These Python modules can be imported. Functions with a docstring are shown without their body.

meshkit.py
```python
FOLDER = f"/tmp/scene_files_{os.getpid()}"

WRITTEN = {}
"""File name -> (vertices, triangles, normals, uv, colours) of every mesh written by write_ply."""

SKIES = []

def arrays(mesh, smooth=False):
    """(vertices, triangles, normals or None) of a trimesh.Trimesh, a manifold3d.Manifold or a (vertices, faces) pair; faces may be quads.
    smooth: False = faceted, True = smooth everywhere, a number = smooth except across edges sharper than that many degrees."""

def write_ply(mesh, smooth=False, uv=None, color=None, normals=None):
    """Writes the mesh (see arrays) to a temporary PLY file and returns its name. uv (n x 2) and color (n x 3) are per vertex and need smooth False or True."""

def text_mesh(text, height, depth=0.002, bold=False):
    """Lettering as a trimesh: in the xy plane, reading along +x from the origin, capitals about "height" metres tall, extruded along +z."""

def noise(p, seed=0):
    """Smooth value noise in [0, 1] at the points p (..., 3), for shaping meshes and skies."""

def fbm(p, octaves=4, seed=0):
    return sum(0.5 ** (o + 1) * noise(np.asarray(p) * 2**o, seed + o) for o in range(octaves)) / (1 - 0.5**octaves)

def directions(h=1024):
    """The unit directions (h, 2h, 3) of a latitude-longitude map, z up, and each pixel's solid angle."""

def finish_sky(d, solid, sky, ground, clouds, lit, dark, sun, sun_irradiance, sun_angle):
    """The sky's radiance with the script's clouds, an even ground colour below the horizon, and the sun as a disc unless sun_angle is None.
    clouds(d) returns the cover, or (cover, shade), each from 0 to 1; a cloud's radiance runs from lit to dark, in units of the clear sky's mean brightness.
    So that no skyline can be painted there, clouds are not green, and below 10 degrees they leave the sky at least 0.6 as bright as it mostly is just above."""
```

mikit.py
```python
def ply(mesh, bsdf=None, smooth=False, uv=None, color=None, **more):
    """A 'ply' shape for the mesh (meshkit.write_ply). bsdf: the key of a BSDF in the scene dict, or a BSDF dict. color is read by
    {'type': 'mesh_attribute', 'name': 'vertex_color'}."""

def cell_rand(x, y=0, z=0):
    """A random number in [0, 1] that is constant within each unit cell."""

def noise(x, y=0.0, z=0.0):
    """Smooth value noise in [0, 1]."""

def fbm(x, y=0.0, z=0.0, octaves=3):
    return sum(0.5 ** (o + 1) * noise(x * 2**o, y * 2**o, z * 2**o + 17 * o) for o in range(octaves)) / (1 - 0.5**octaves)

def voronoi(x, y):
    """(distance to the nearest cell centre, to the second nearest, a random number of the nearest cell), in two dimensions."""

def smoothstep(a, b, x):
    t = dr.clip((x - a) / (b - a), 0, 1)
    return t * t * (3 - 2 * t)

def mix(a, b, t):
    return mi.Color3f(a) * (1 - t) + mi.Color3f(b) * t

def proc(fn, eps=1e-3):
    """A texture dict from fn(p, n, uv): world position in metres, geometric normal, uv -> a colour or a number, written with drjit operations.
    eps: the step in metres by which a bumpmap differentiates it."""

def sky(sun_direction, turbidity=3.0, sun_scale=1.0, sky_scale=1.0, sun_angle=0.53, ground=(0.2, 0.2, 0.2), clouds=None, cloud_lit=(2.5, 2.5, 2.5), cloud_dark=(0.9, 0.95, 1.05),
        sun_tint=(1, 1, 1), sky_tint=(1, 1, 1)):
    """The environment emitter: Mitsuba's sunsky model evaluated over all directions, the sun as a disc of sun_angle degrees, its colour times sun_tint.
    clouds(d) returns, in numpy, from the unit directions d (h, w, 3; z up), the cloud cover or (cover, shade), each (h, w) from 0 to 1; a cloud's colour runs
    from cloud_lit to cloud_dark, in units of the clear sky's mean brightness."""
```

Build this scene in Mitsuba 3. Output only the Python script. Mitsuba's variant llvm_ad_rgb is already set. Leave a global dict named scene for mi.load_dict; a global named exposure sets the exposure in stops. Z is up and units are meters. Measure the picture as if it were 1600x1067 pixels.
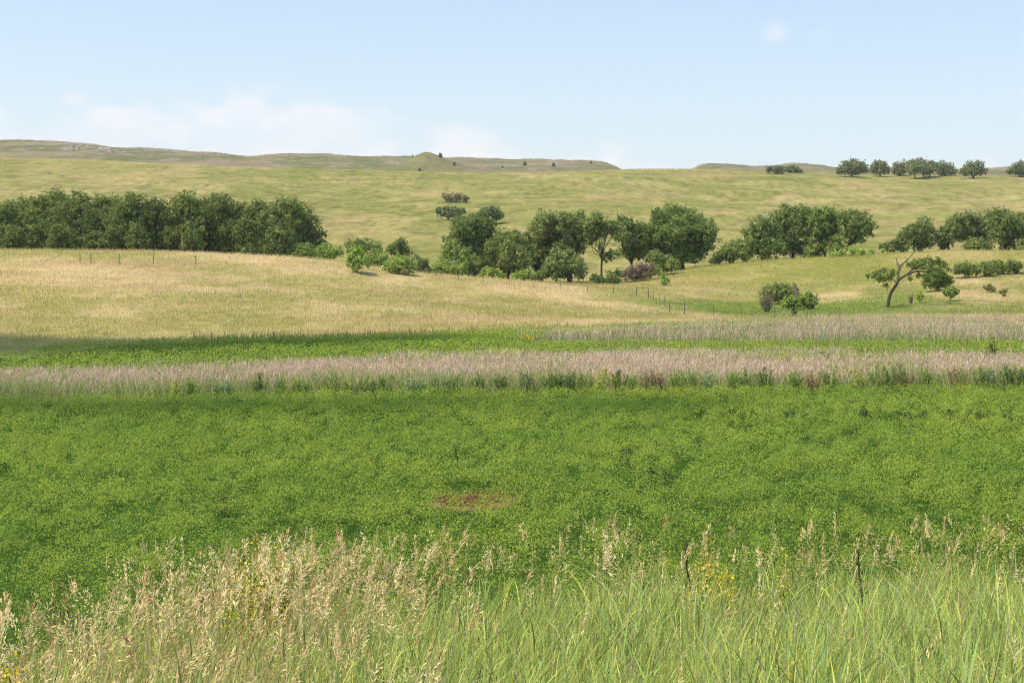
import math
import numpy as np, trimesh, mitsuba as mi, drjit as dr
import mikit, meshkit
from mikit import proc, fbm, noise, smoothstep, mix, cell_rand
from scipy.interpolate import PchipInterpolator
from scipy.ndimage import gaussian_filter1d

# ------------------------------------------------------------------ camera, sky, exposure
T = mi.ScalarTransform4f
F, UH, CZ = 2198.0, 395.0, 5.7           # focal length in photo pixels, row of the eye level, eye height over the field
scene, labels = {}, {}
scene['camera'] = {'type': 'perspective', 'fov': 2 * math.degrees(math.atan(800 / F)), 'fov_axis': 'x', 'near_clip': 0.1, 'far_clip': 9000.0,
                   'principal_point_offset_y': (533.5 - UH) / 1067.0,
                   'to_world': T().look_at(origin=[0, 0, CZ], target=[0, 10, CZ], up=[0, 0, 1])}
SUN = np.array([-0.46, -0.22, 0.86]); SUN /= np.linalg.norm(SUN)


def sky_clouds(d):
    az = np.degrees(np.arctan2(d[..., 0], np.maximum(d[..., 1], 1e-6)))
    el = np.degrees(np.arcsin(np.clip(d[..., 2], -1, 1)))
    front = (d[..., 1] > 0)
    q = np.stack([az * 0.75, el * 1.5, az * 0 + 3.7], -1)
    n1 = meshkit.fbm(q, 5, seed=4)
    n2 = meshkit.fbm(np.stack([az * 0.22, el * 0.1, az * 0], -1), 3, seed=9)
    top = np.interp(az, [-60, -30, -20, -16, -13, -10, -7.5, -5, -2, 0, 3, 8, 12, 25, 60], [4.2, 4.6, 5.3, 6.0, 5.8, 6.2, 5.9, 5.4, 5.0, 4.6, 4.0, 3.5, 3.3, 3.0, 3.2])   # ragged cumulus bank low in the left
    top = top + 0.9 * (n2 - 0.5)
    bank = np.clip((top + .25 - el) / 0.8 + (n1 - 0.5) * 3.4, 0, 1) * np.clip(0.50 + 2.3 * (n1 - 0.44), 0.22, 1) * np.clip((el - 1.5) / 2.5, 0, 1)
    puff = 0
    for a, e, s in ((10.6, 8.75, 0.52), (12.25, 8.6, 0.40)):
        r = np.hypot((az - a) / 1.5, (el - e) / 0.75) / s
        puff = np.maximum(puff, np.clip(1.3 - r + (n1 - 0.5) * 3.0, 0, 1) * 0.22)
    cover = np.where(front, np.maximum(bank * 0.31, puff), 0)
    veil = 0.70 * np.exp(-np.maximum(el - 1.0, 0) / 4.5)                   # pale veil thickening to the horizon all round
    total = 1 - (1 - cover) * (1 - veil)
    shade = (cover * np.clip(0.75 - n1, 0, 1) * .6 + (1 - cover) * veil) / np.maximum(total, 1e-6)
    return total, np.clip(shade, 0, 1)


scene['sky'] = mikit.sky(SUN.tolist(), turbidity=5.0, sky_scale=1.42, sky_tint=(1.30, 1.21, 1.05), clouds=sky_clouds, cloud_lit=(2.0, 1.68, 1.66), cloud_dark=(1.06, 1.18, 1.27))
exposure = 1.75

# ------------------------------------------------------------------ helpers


def P(u, y, D):
    u, y, D = np.broadcast_arrays(np.asarray(u, float), np.asarray(y, float), np.asarray(D, float))
    return np.stack([(u - 800) / F * D, D, CZ - (y - UH) / F * D], -1)


def rng(seed):
    return np.random.default_rng(seed)


def unit(v):
    return v / np.maximum(np.linalg.norm(v, axis=-1, keepdims=True), 1e-9)


used = {}


def key_for(name):
    n = used.get(name, 0)
    used[name] = n + 1
    return name if n == 0 else f'{name}_{n:03d}'


def tag(key, label=None, category=None, group=None, kind=None):
    d = {k: v for k, v in dict(label=label, category=category, group=group, kind=kind).items() if v}
    labels[key] = d
    return key


def put(key, mesh, bsdf, smooth=False, color=None):
    scene[key] = mikit.ply(mesh, bsdf, smooth=smooth, color=color)
    return key


def leaves(pos, nrm, L, W, r, tri=False, axis=None):
    """Leaf faces at pos, facing nrm: a rhombus of two triangles, or one triangle. (vertices, faces, owner index per vertex)"""
    n = len(pos)
    a = r.normal(size=(n, 3)) if axis is None else axis
    a = unit(a - nrm * (a * nrm).sum(1, keepdims=True))
    b = np.cross(nrm, a)
    L, W = np.broadcast_to(L, n)[:, None], np.broadcast_to(W, n)[:, None]
    if tri:
        v = np.stack([pos - a * L * .4 - b * W * .5, pos - a * L * .4 + b * W * .5, pos + a * L * .6], 1)
        f = np.arange(3 * n).reshape(n, 3)
        return v.reshape(-1, 3), f, np.repeat(np.arange(n), 3)
    v = np.stack([pos - a * L * .5, pos + b * W * .5 - nrm * W * .1, pos + a * L * .5, pos - b * W * .5 - nrm * W * .1], 1)
    i = np.arange(n)[:, None] * 4
    f = np.concatenate([i + [0, 1, 2], i + [0, 2, 3]])
    return v.reshape(-1, 3), f, np.repeat(np.arange(n), 4)


def tube(pts, rad, k=6):
    pts, rad = np.asarray(pts, float), np.asarray(rad, float)
    t = unit(np.gradient(pts, axis=0))
    ref = np.array([0.31, 0.95, 0.05])
    x = unit(np.cross(t, ref)); y = np.cross(t, x)
    ang = np.arange(k) * 2 * math.pi / k
    ring = pts[:, None] + rad[:, None, None] * (np.cos(ang)[None, :, None] * x[:, None] + np.sin(ang)[None, :, None] * y[:, None])
    v = ring.reshape(-1, 3)
    f = []
    for i in range(len(pts) - 1):
        for j in range(k):
            a, b = i * k + j, i * k + (j + 1) % k
            f += [[a, b, b + k], [a, b + k, a + k]]
    v = np.vstack([v, pts[:1], pts[-1:]])
    m = len(pts) * k
    for j in range(k):
        f += [[m, (j + 1) % k, j], [m + 1, m - k + j, m - k + (j + 1) % k]]
    return v, np.array(f)


def join(parts):
    vs, fs, at = [], [], 0
    for v, f in parts:
        vs.append(v); fs.append(np.asarray(f) + at); at += len(v)
    return np.vstack(vs), np.vstack(fs)


def bend(p0, p1, r, amp, n=5):
    """A crooked line from p0 to p1."""
    p0, p1 = np.asarray(p0, float), np.asarray(p1, float)
    t = np.linspace(0, 1, n)[:, None]
    L = np.linalg.norm(p1 - p0)
    j = r.normal(size=(n, 3)) * amp * L * np.sin(t * math.pi)
    return p0 * (1 - t) + p1 * t + j


# ------------------------------------------------------------------ terrain
# stations: at distance D the ground's height, surveyed as rows of the photograph along columns
def FL(D): return UH + F * CZ / D


ST = {
    60: [(0, FL(60))],
    76: [(-300, FL(76) - 14), (0, FL(76) - 2), (150, FL(76))],
    92: [(-300, 495), (0, 517), (130, 527), (300, 530.5), (500, FL(92))],
    104: [(-300, 465), (0, 489), (250, 503), (500, 511), (700, 514.5), (900, FL(104))],
    118: [(-300, 445), (0, 464), (250, 474), (500, 487), (700, 495), (900, 500.5), (1200, 502)],
    150: [(-300, 412), (0, 423), (250, 431), (500, 448), (600, 458), (700, 466), (850, 474), (1000, 481), (1150, 488), (1230, 489), (1385, 481), (1450, 478), (1600, 474)],
    180: [(-300, 389), (0, 390), (250, 392), (500, 403), (560, 413), (600, 419), (700, 431), (850, 441), (1000, 456), (1150, 469), (1250, 466), (1350, 457), (1450, 449), (1600, 440)],
    205: [(-300, 397), (0, 398), (250, 400), (500, 411), (600, 427), (700, 437), (850, 443), (960, 446), (1000, 444), (1080, 440), (1150, 437), (1300, 428), (1450, 418), (1600, 412)],
    228: [(-300, 402), (0, 402), (250, 405), (500, 415), (600, 430), (700, 438), (850, 441), (940, 442), (1000, 437), (1050, 424), (1100, 416), (1150, 410), (1250, 403), (1300, 401), (1370, 398), (1450, 392), (1600, 391)],
    262: [(-300, 404), (0, 404), (250, 405), (500, 414), (600, 424), (700, 430), (850, 432), (1000, 424), (1100, 420), (1150, 416), (1300, 408), (1450, 400), (1600, 398)],
    330: [(0, 392), (500, 388), (700, 392), (1000, 396), (1300, 392), (1600, 385)],
    450: [(0, 350), (400, 348), (600, 352), (760, 352), (1000, 345), (1300, 348), (1600, 348)],
    600: [(0, 300), (250, 304), (500, 312), (700, 318), (850, 312), (1000, 305), (1300, 312), (1600, 316)],
    700: [(0, 266), (200, 275), (400, 284), (620, 290), (710, 294), (800, 289), (960, 276), (1080, 277), (1300, 285), (1450, 290), (1600, 289)],
    800: [(0, 245), (200, 252), (400, 262), (620, 268), (800, 270), (900, 268), (960, 263.5), (1080, 264), (1200, 268.5), (1300, 272), (1450, 276), (1600, 274)],
    960: [(0, 252), (400, 268), (800, 276), (1200, 275), (1600, 280)],
    1250: [(0, 246), (200, 252), (400, 261), (620, 266), (800, 268), (940, 266), (980, 276), (1060, 278), (1110, 267), (1300, 270), (1600, 274)],
    1700: [(-200, 220), (0, 219.5), (60, 218.5), (140, 223), (180, 229), (260, 234), (330, 237.5), (372, 241.5), (392, 244.5), (412, 241.5), (440, 240), (520, 241.5), (560, 243.5), (600, 243.5), (700, 246.5), (760, 248),
           (850, 249), (930, 250.5), (950, 254), (966, 262), (990, 275), (1070, 272), (1090, 257.5), (1108, 253.8), (1140, 255.5), (1178, 259.5), (1200, 258), (1235, 255.8), (1280, 259.5), (1300, 262), (1480, 264), (1560, 262), (1600, 258.5), (1700, 256)],
    2000: [(0, 236), (400, 250), (800, 256), (960, 272), (1060, 274), (1110, 262), (1300, 270), (1600, 268)],
    2800: [(0, 290)],
}
UC = np.arange(-1000.0, 2601.0, 4.0)
SD = np.array(sorted(ST), float)
tab = []
for D in SD:
    a = np.array(ST[int(D)], float)
    row = np.interp(UC, a[:, 0], a[:, 1])
    row = gaussian_filter1d(row, 1.5 if D > 1500 and D < 2100 else (6 if D > 1200 else 10), mode='nearest')
    tab.append(row)
tab = np.array(tab)
DL = np.linspace(math.log(SD[0]), math.log(SD[-1]), 900)
TAB = PchipInterpolator(np.log(SD), tab, axis=0)(DL)          # rows log D, columns u


def edge_of(u):                                             # where the road bank breaks and drops to the field
    return np.interp(u, [-400, 0, 100, 200, 400, 800, 1600, 2100], [5.6, 6.4, 7.4, 8.6, 10.0, 10.6, 12.0, 12.4])


def height(X, Y):
    X, Y = np.broadcast_arrays(np.asarray(X, float), np.asarray(Y, float))
    Yp = np.maximum(Y, 2.0)
    u = np.clip(800 + F * X / Yp, -1000, 2600)
    e = edge_of(u)
    bank = CZ - 1.65 - 0.164 * np.clip(np.minimum(Y, e) - 1, 0, 99) - 0.34 * np.maximum(Y - e, 0)
    near = 0.5 * (bank + np.sqrt(bank ** 2 + 0.09))         # soft foot of the bank, field level 0
    q = np.stack([X, Y, X * 0], -1)
    near = near + 0.10 * (meshkit.fbm(q / 1.7, 3, seed=2) - .5) * np.clip(Y / 4, 0, 1) - 0.02
    # survey
    ld = np.clip(np.log(np.maximum(Yp, 60.0)), DL[0], DL[-1])
    fi = (ld - DL[0]) / (DL[1] - DL[0]); i = np.clip(fi.astype(int), 0, len(DL) - 2); ti = fi - i
    fj = (u - UC[0]) / 4.0; j = np.clip(fj.astype(int), 0, len(UC) - 2); tj = fj - j
    row = (TAB[i, j] * (1 - ti) + TAB[i + 1, j] * ti) * (1 - tj) + (TAB[i, j + 1] * (1 - ti) + TAB[i + 1, j + 1] * ti) * tj
    far = CZ - (row - UH) / F * np.maximum(Yp, 60)
    w = np.clip((Y - 85) / 50, 0, 1)
    far = far + w * 0.22 * (meshkit.fbm(q / 5.0, 3, seed=5) - .5)
    w2 = np.clip((Y - 280) / 200, 0, 1)
    q2 = np.stack([X + 0.35 * Y, Y * 0.5 - 0.2 * X, X * 0], -1)
    far = far + w2 * np.where(Y < 780, 12.0 * np.clip((760 - Y) / 120, .3, 1), 3.0) * (meshkit.fbm(q2 / 85.0, 4, seed=7) - .5)
    w3 = np.clip((Y - 1000) / 300, 0, 1)
    far = far + w3 * 4.6 * (meshkit.fbm(np.stack([X / 28, Y / 60, X * 0], -1), 4, seed=8) - .5)
    # the green knob in front of the ridge
    kx, ky = (664 - 800) / F * 1300, 1300.0
    dx = X - kx
    far = far + 17.5 * np.exp(-np.abs(dx / np.where(dx < 0, 22, 26)) ** 1.7) * np.exp(-((Y - ky) / 70) ** 2)
    t = np.clip((Y - 40) / 20, 0, 1)
    return near * (1 - t) + far * t


def seg_dist(X, Y, a, b):
    ab = b - a; t = np.clip(((X - a[0]) * ab[0] + (Y - a[1]) * ab[1]) / (ab @ ab), 0, 1)
    dx, dy = X - a[0] - t * ab[0], Y - a[1] - t * ab[1]
    return np.hypot(dx, dy), np.sign(ab[0] * dy - ab[1] * dx)


FOLDS = []
height_plain = height


def height(X, Y):
    z = height_plain(X, Y)
    for line, amp, w in FOLDS:                              # low spurs: gentle on the near side, sharper behind
        m = (np.asarray(Y) > line[:, 1].min() - 80) & (np.asarray(Y) < line[:, 1].max() + 80)
        if not np.any(m): continue
        best, side = None, None
        for a, b in zip(line[:-1], line[1:]):
            d, sg = seg_dist(X, Y, a, b)
            if best is None: best, side = d, sg
            else: side = np.where(d < best, sg, side); best = np.minimum(best, d)
        ww = np.where(side > 0, w * .45, w)
        z = z + amp * np.exp(-(best / ww) ** 1.5)
    return z


def ground(u, D):
    X = (np.asarray(u, float) - 800) / F * np.asarray(D, float)
    return np.stack([X, np.broadcast_to(D, X.shape), height(X, D)], -1)


_SD = np.exp(np.linspace(math.log(45), math.log(1800), 1600))


def hit(u, y, d0=45):
    """Distance at which the sight line through (u, y) first meets the ground."""
    d = _SD[_SD >= d0]
    g = height((u - 800) / F * d, d)
    row = UH + (CZ - g) / d * F
    k = np.argmax(row <= y)
    return float(d[k]) if (row <= y).any() else None


for pts, amp, w in (([(440, 322), (560, 338), (690, 357)], 2.2, 16), ([(690, 322), (790, 300), (900, 286), (980, 280)], 2.6, 22), ([(1080, 300), (1240, 310), (1400, 326), (1610, 352)], 2.4, 20), ([(0, 268), (180, 276), (330, 288), (470, 302)], 2.0, 22), ([(820, 340), (930, 326), (1080, 330)], 1.6, 16), ([(1130, 365), (1260, 345), (1400, 352)], 1.5, 14), ([(500, 372), (600, 366), (690, 378)], 1.3, 12)):
    FOLDS_NEW = np.array([((u - 800) / F * hit(u, y, d0=255), hit(u, y, d0=255)) for u, y in pts])
    FOLDS.append((FOLDS_NEW, amp, w))
rows = np.concatenate([np.arange(-60, 2, 4.0), np.exp(np.linspace(math.log(2.0), math.log(2800), 390))])
s_in = np.linspace(-0.44, 0.44, 270)
s_out = 0.44 * np.exp(np.linspace(0, 2.4, 26))[1:]
cols = np.concatenate([-s_out[::-1], s_in, s_out])
GX = cols[None, :] * np.maximum(rows, 9.0)[:, None]
GY = np.repeat(rows[:, None], len(cols), 1)
GZ = height(GX, GY)
nC = len(cols)
GV = np.stack([GX, GY, GZ], -1)


def terrain(key, i0, i1, bsdf, label):
    v = GV[i0:i1 + 1].reshape(-1, 3)
    n = i1 - i0
    a = (np.arange(n)[:, None] * nC + np.arange(nC - 1)[None]).reshape(-1)
    f = np.concatenate([np.stack([a, a + 1, a + nC + 1], 1), np.stack([a, a + nC + 1, a + nC], 1)])
    put(key, (v, f), bsdf, smooth=True)
    tag(key, label, key.replace('_', ' '), kind='structure')


# ------------------------------------------------------------------ ground colours (dry grass, green grass, soil), all functions of the place itself
def c3(r, g, b): return mi.Color3f(r, g, b)


def pasture_col(p, n, uv):
    x, y = p.x, p.y
    big = fbm(x / 23.0 + 3, y / 34.0, 1.0, 3)
    mid = fbm(x / 6.0, y / 9.0, 5.0, 3)
    fine = fbm(x / 0.8, y / 1.6, 9.0, 3)
    tan = mix(c3(.42, .355, .18), c3(.48, .395, .235), smoothstep(.35, .65, mid))
    olive = mix(c3(.27, .265, .10), c3(.34, .315, .14), fine)
    left = smoothstep(30.0, -30.0, x - (y - 150) * .05)
    k = smoothstep(.32, .66, big * .5 + mid * .5 + .10 * left - .07)
    c = mix(olive, tan, k)
    pink = smoothstep(.56, .72, fbm(x / 13.0 + 40, y / 8.0, 2.0, 3))
    c = mix(c, c3(.42, .30, .20), pink * .45)
    # wet green hollow on the right, and the green flank behind it
    gx, gy = x - 33.0, y - 152.0
    wet = smoothstep(1.15, .35, dr.sqrt(dr.square(gx / 26.0) + dr.square(gy / 30.0)) + (mid - .5) * .9)
    c = mix(c, mix(c3(.11, .195, .04), c3(.18, .26, .06), fine), wet * .9)
    right = smoothstep(10.0, 45.0, x) * smoothstep(.62, .40, mid * .5 + big * .5)
    c = mix(c, c3(.205, .235, .072), right * .75)
    far = smoothstep(188.0, 205.0, y)
    c = mix(c, mix(c3(.20, .225, .06), c3(.31, .29, .10), mid), far * .55)
    ye = dr.minimum(88.5 + (x + 22.0) * .58, 112.0) - dr.maximum(-24.0 - x, 0.0) * 4.5     # soil under the crop strip
    c = mix(c, c3(.075, .11, .025), smoothstep(.8, -.8, y - ye))
    return c * (.84 + .32 * fine) * c3(.93, .93, .86)


def blade_col(p, n, uv):
    return pasture_col(p, n, uv) * 1.45


def hill_col(p, n, uv):
    x, y = p.x, p.y
    big = fbm(x / 90.0 + 1, y / 120.0, 3.0, 3)
    mid = fbm((x + .3 * y) / 13.0, (y - .2 * x) / 26.0, 5.0, 5)
    fine = fbm(x / 1.5, y / 5.0, 9.0, 3)
    g = mix(c3(.175, .20, .06), c3(.235, .245, .085), mid)
    t = mix(c3(.29, .27, .11), c3(.36, .31, .15), mid)
    k = smoothstep(.34, .80, big * .45 + mid * .45 + fine * .10)
    c = mix(g, t, k * .85)
    streak = smoothstep(.56, .70, fbm((x + .3 * y) / 26.0, (y - .25 * x) / 9.0, 7.0, 4))
    c = mix(c, c3(.42, .355, .19), streak * .40)
    c = mix(c, c3(.16, .19, .055), smoothstep(.58, .74, fbm(x / 22.0 + 9, y / 50.0, 4.0, 4)) * .6)
    c = mix(c, c3(.36, .27, .16), smoothstep(.60, .74, fbm(x / 17.0 + 31, y / 30.0, 6.0, 3)) * .35)
    speck = smoothstep(.50, .74, fbm(x / 3.2, y / 8.0, 13.0, 3))
    return c * (.78 + .46 * fine) * (1 - .22 * speck) * c3(1.0, 1.0, .99)


def ridge_col(p, n, uv):
    x, y = p.x, p.y
    mid = fbm(x / 40.0, y / 60.0, 5.0, 4)
    fine = fbm(x / 5.0, y / 14.0, p.z / 4.0, 4)
    c = mix(c3(.19, .195, .085), c3(.30, .255, .15), smoothstep(.3, .65, mid))
    c = mix(c, c3(.15, .185, .06), smoothstep(.56, .68, fbm(x / 55.0 + 7, y / 90.0, 2.0, 3)) * .8)
    bare = smoothstep(.58, .72, fbm(x / 9.0, y / 25.0, p.z / 3.0 + 4, 4))
    c = mix(c, c3(.36, .31, .24), bare * .8)
    steep = smoothstep(.965, .90, n.z)
    c = mix(c, c3(.33, .29, .20), steep * .45)
    kx = x - (664 - 800) / F * 1300
    knob = smoothstep(60.0, 30.0, dr.abs(kx)) * smoothstep(140.0, 60.0, dr.abs(y - 1290))
    c = mix(c, mix(c3(.17, .205, .06), c3(.25, .235, .10), fine), knob * .85)
    return c * (.56 + .42 * fine) * c3(.98, .99, 1.12)


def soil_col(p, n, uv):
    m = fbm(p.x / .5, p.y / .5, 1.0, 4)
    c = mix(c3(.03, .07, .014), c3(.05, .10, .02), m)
    px, py = p.x + 0.87, p.y - 32.3
    red = smoothstep(1.1, .8, dr.sqrt(dr.square(px / 1.06) + dr.square(py / 1.0)))
    return mix(c, mix(c3(.16, .085, .06), c3(.27, .16, .12), m), red)


def bank_col(p, n, uv):
    m = fbm(p.x / .15, p.y / .15, 1.0, 4)
    return mix(c3(.10, .09, .04), c3(.20, .19, .07), m)


def bark_col(p, n, uv):
    m = fbm(p.x * 9, p.y * 9, p.z * 2.5, 4)
    return mix(c3(.045, .036, .028), c3(.12, .10, .08), m)


def rock_col(p, n, uv):
    m = fbm(p.x / 1.2, p.y / 1.2, p.z / .7, 4)
    return mix(c3(.22, .205, .18), c3(.55, .52, .47), m)


def wood_col(p, n, uv):
    m = fbm(p.x * 20, p.y * 20, p.z * 3, 4)
    return mix(c3(.09, .08, .066), c3(.22, .20, .175), m)


def matte(name, tex):
    scene[name] = {'type': 'twosided', 'bsdf': {'type': 'diffuse', 'reflectance': tex}}


VC = {'type': 'mesh_attribute', 'name': 'vertex_color'}
matte('pasture_ground', proc(pasture_col)); matte('hill_ground', proc(hill_col)); matte('ridge_ground', proc(ridge_col))
matte('soil_ground', proc(soil_col)); matte('bank_ground', proc(bank_col)); matte('bark', proc(bark_col)); matte('rock', proc(rock_col)); matte('grey_wood', proc(wood_col)); matte('twig', {'type': 'rgb', 'value': [.17, .145, .12]})
scene['leaf'] = {'type': 'principledthin', 'base_color': VC, 'roughness': .6, 'diff_trans': .8, 'spec_trans': 0.0, 'eta': 1.3}
scene['tree_leaf'] = {'type': 'principledthin', 'base_color': VC, 'roughness': .5, 'diff_trans': 1.0, 'spec_trans': 0.0, 'eta': 1.3}
scene['straw'] = {'type': 'principledthin', 'base_color': VC, 'roughness': .7, 'diff_trans': .5, 'spec_trans': 0.0, 'eta': 1.3}
scene['pasture_blade'] = {'type': 'principledthin', 'base_color': proc(blade_col), 'roughness': .8, 'diff_trans': .8, 'spec_trans': 0.0, 'eta': 1.3}


def row_at(d): return int(np.argmin(np.abs(rows - d)))


terrain('roadside_bank', 0, row_at(18.5), 'bank_ground', 'grassy road bank sloping down to the green field in the foreground')
terrain('field_ground', row_at(18.5), row_at(75), 'soil_ground', 'soil of the flat green hay field under its crop')
terrain('pasture', row_at(75), row_at(262), 'pasture_ground', 'tan and olive pasture rising in low swells beyond the green field')
terrain('hillside', row_at(262), row_at(940), 'hill_ground', 'broad grassy hillside rising behind the creek trees')
terrain('ridge', row_at(940), len(rows) - 1, 'ridge_ground', 'far rocky ridge with a flat crest on the skyline')

# ------------------------------------------------------------------ alfalfa
r = rng(11)


def field_edge(u):                                          # far edge of the upper strip of crop, distance
    return np.interp(u, [-300, 0, 130, 250, 500, 700, 900, 1000, 1200, 1700], [66, 74.5, 84.5, 88.5, 92, 97, 104, 108, 112, 113])


def strip_front(u): return np.interp(u, [-300, 0, 400, 800, 1200, 1600, 1900], [51.0, 52.2, 54.2, 55.4, 56.3, 57.3, 58])
def strip_back(u): return np.interp(u, [-300, 0, 400, 700, 850, 1200, 1600, 1900], [58.0, 59.2, 63.5, 68.5, 69.5, 71.0, 71.8, 72])


def u_of(X, D): return 800 + F * X / D


def crop(n_plants, d0, d1, keep, leaf_fn, per_fn, rad, hgt, seed):
    r = rng(seed)
    # plants even over the area
    hw = d1 * 0.40 + 6
    n_plants = int(n_plants * hw / (d1 * .405))
    X = r.uniform(-hw, hw, n_plants); D = r.uniform(d0, d1, n_plants)
    ok = (np.abs(X) < D * 0.40 + 6)
    X, D = X[ok], D[ok]
    u = u_of(X, D)
    ok = keep(u, D, X)
    X, D, u = X[ok], D[ok], u[ok]
    q = np.stack([X, D, X * 0], -1)
    vig = meshkit.fbm(q / 2.4, 3, seed=21)
    vig2 = meshkit.fbm(np.stack([X / 9, D / 3.0, X * 0], -1), 3, seed=22)
    H = hgt * (.88 + .16 * vig) * r.uniform(.82, 1.16, len(X))
    R = rad * r.uniform(.75, 1.3, len(X))
    side = np.abs(X) > D * .375 + .8                          # sparser and coarser towards the sides
    n = np.where(side, per_fn(D) * .4, per_fn(D)).astype(int)
    k = np.repeat(np.arange(len(X)), n)
    m = len(k)
    th = r.uniform(0, 2 * math.pi, m); ph = np.arccos(r.uniform(.12, 1, m))
    out = np.stack([np.sin(ph) * np.cos(th), np.sin(ph) * np.sin(th), np.cos(ph)], -1)
    sh = r.uniform(.72, 1.06, m)
    base = height(X, D)
    pos = np.stack([X[k], D[k], base[k] + H[k] * .45], -1) + out * np.stack([R[k], R[k], H[k] * .55], -1) * sh[:, None]
    nr = unit(out * .6 + [0, 0, .6] + r.normal(size=(m, 3)) * .48)
    L = leaf_fn(D[k]) * r.uniform(.75, 1.3, m) * np.where(side[k], 1.5, 1)
    v, f, own = leaves(pos, nr, L, L * .62, r, tri=True)
    tone = .55 * r.uniform(.75, 1.25, len(X))[k] + .45 * r.uniform(.72, 1.28, m) + .28 * (vig[k] - .5) + .12 * (vig2[k] - .5)
    tone = np.clip(tone, .4, 1.7)
    light = r.random(m) < .012
    col = np.array([.312, .435, .078]) * tone[:, None] * np.where(light, 1.35, 1)[:, None]
    col[:, 0] *= (1 + .25 * (vig[k] - .45)) * np.where(light, 1.25, 1)
    return v, f, np.clip(col[own], 0.004, .9)


def patch(X, D):                                            # bare reddish patch
    q = np.stack([X, D, X * 0], -1)
    return np.hypot((X + .87) / .92, (D - 32.6) / .72) + .8 * (meshkit.fbm(q / .35, 2, seed=3) - .5)


v, f, c = crop(25500, 17.0, 58.5, lambda u, D, X: (D < strip_front(u) - .15) & (patch(X, D) > .98) & (D > edge_of(u) + 6.5),
               lambda D: .028 + .00062 * (D - 17), lambda D: np.clip(72 - 1.1 * (D - 18), 32, 72), .225, .52, 31)
put('hay_crop', (v, f), 'leaf', color=c); tag('hay_crop', 'lush green low leafy crop filling the flat field in the middle of the view', 'crop', kind='stuff')
nA = len(f)


def far_keep(u, D, X):
    return (D > strip_back(u) - .5) & (D < field_edge(u) - .15 * np.sin(u / 17)) & ~((u > 790) & (D > weed2_front(u) + .6) & (D < weed2_back(u)))


def weed2_front(u): return np.interp(u, [780, 850, 1000, 1200, 1400, 1700], [87, 85.5, 85, 85.5, 86, 86])
def weed2_back(u): return np.interp(u, [780, 850, 920, 1000, 1200, 1400, 1700], [87, 91, 94, 99, 106, 112, 113])


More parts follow.
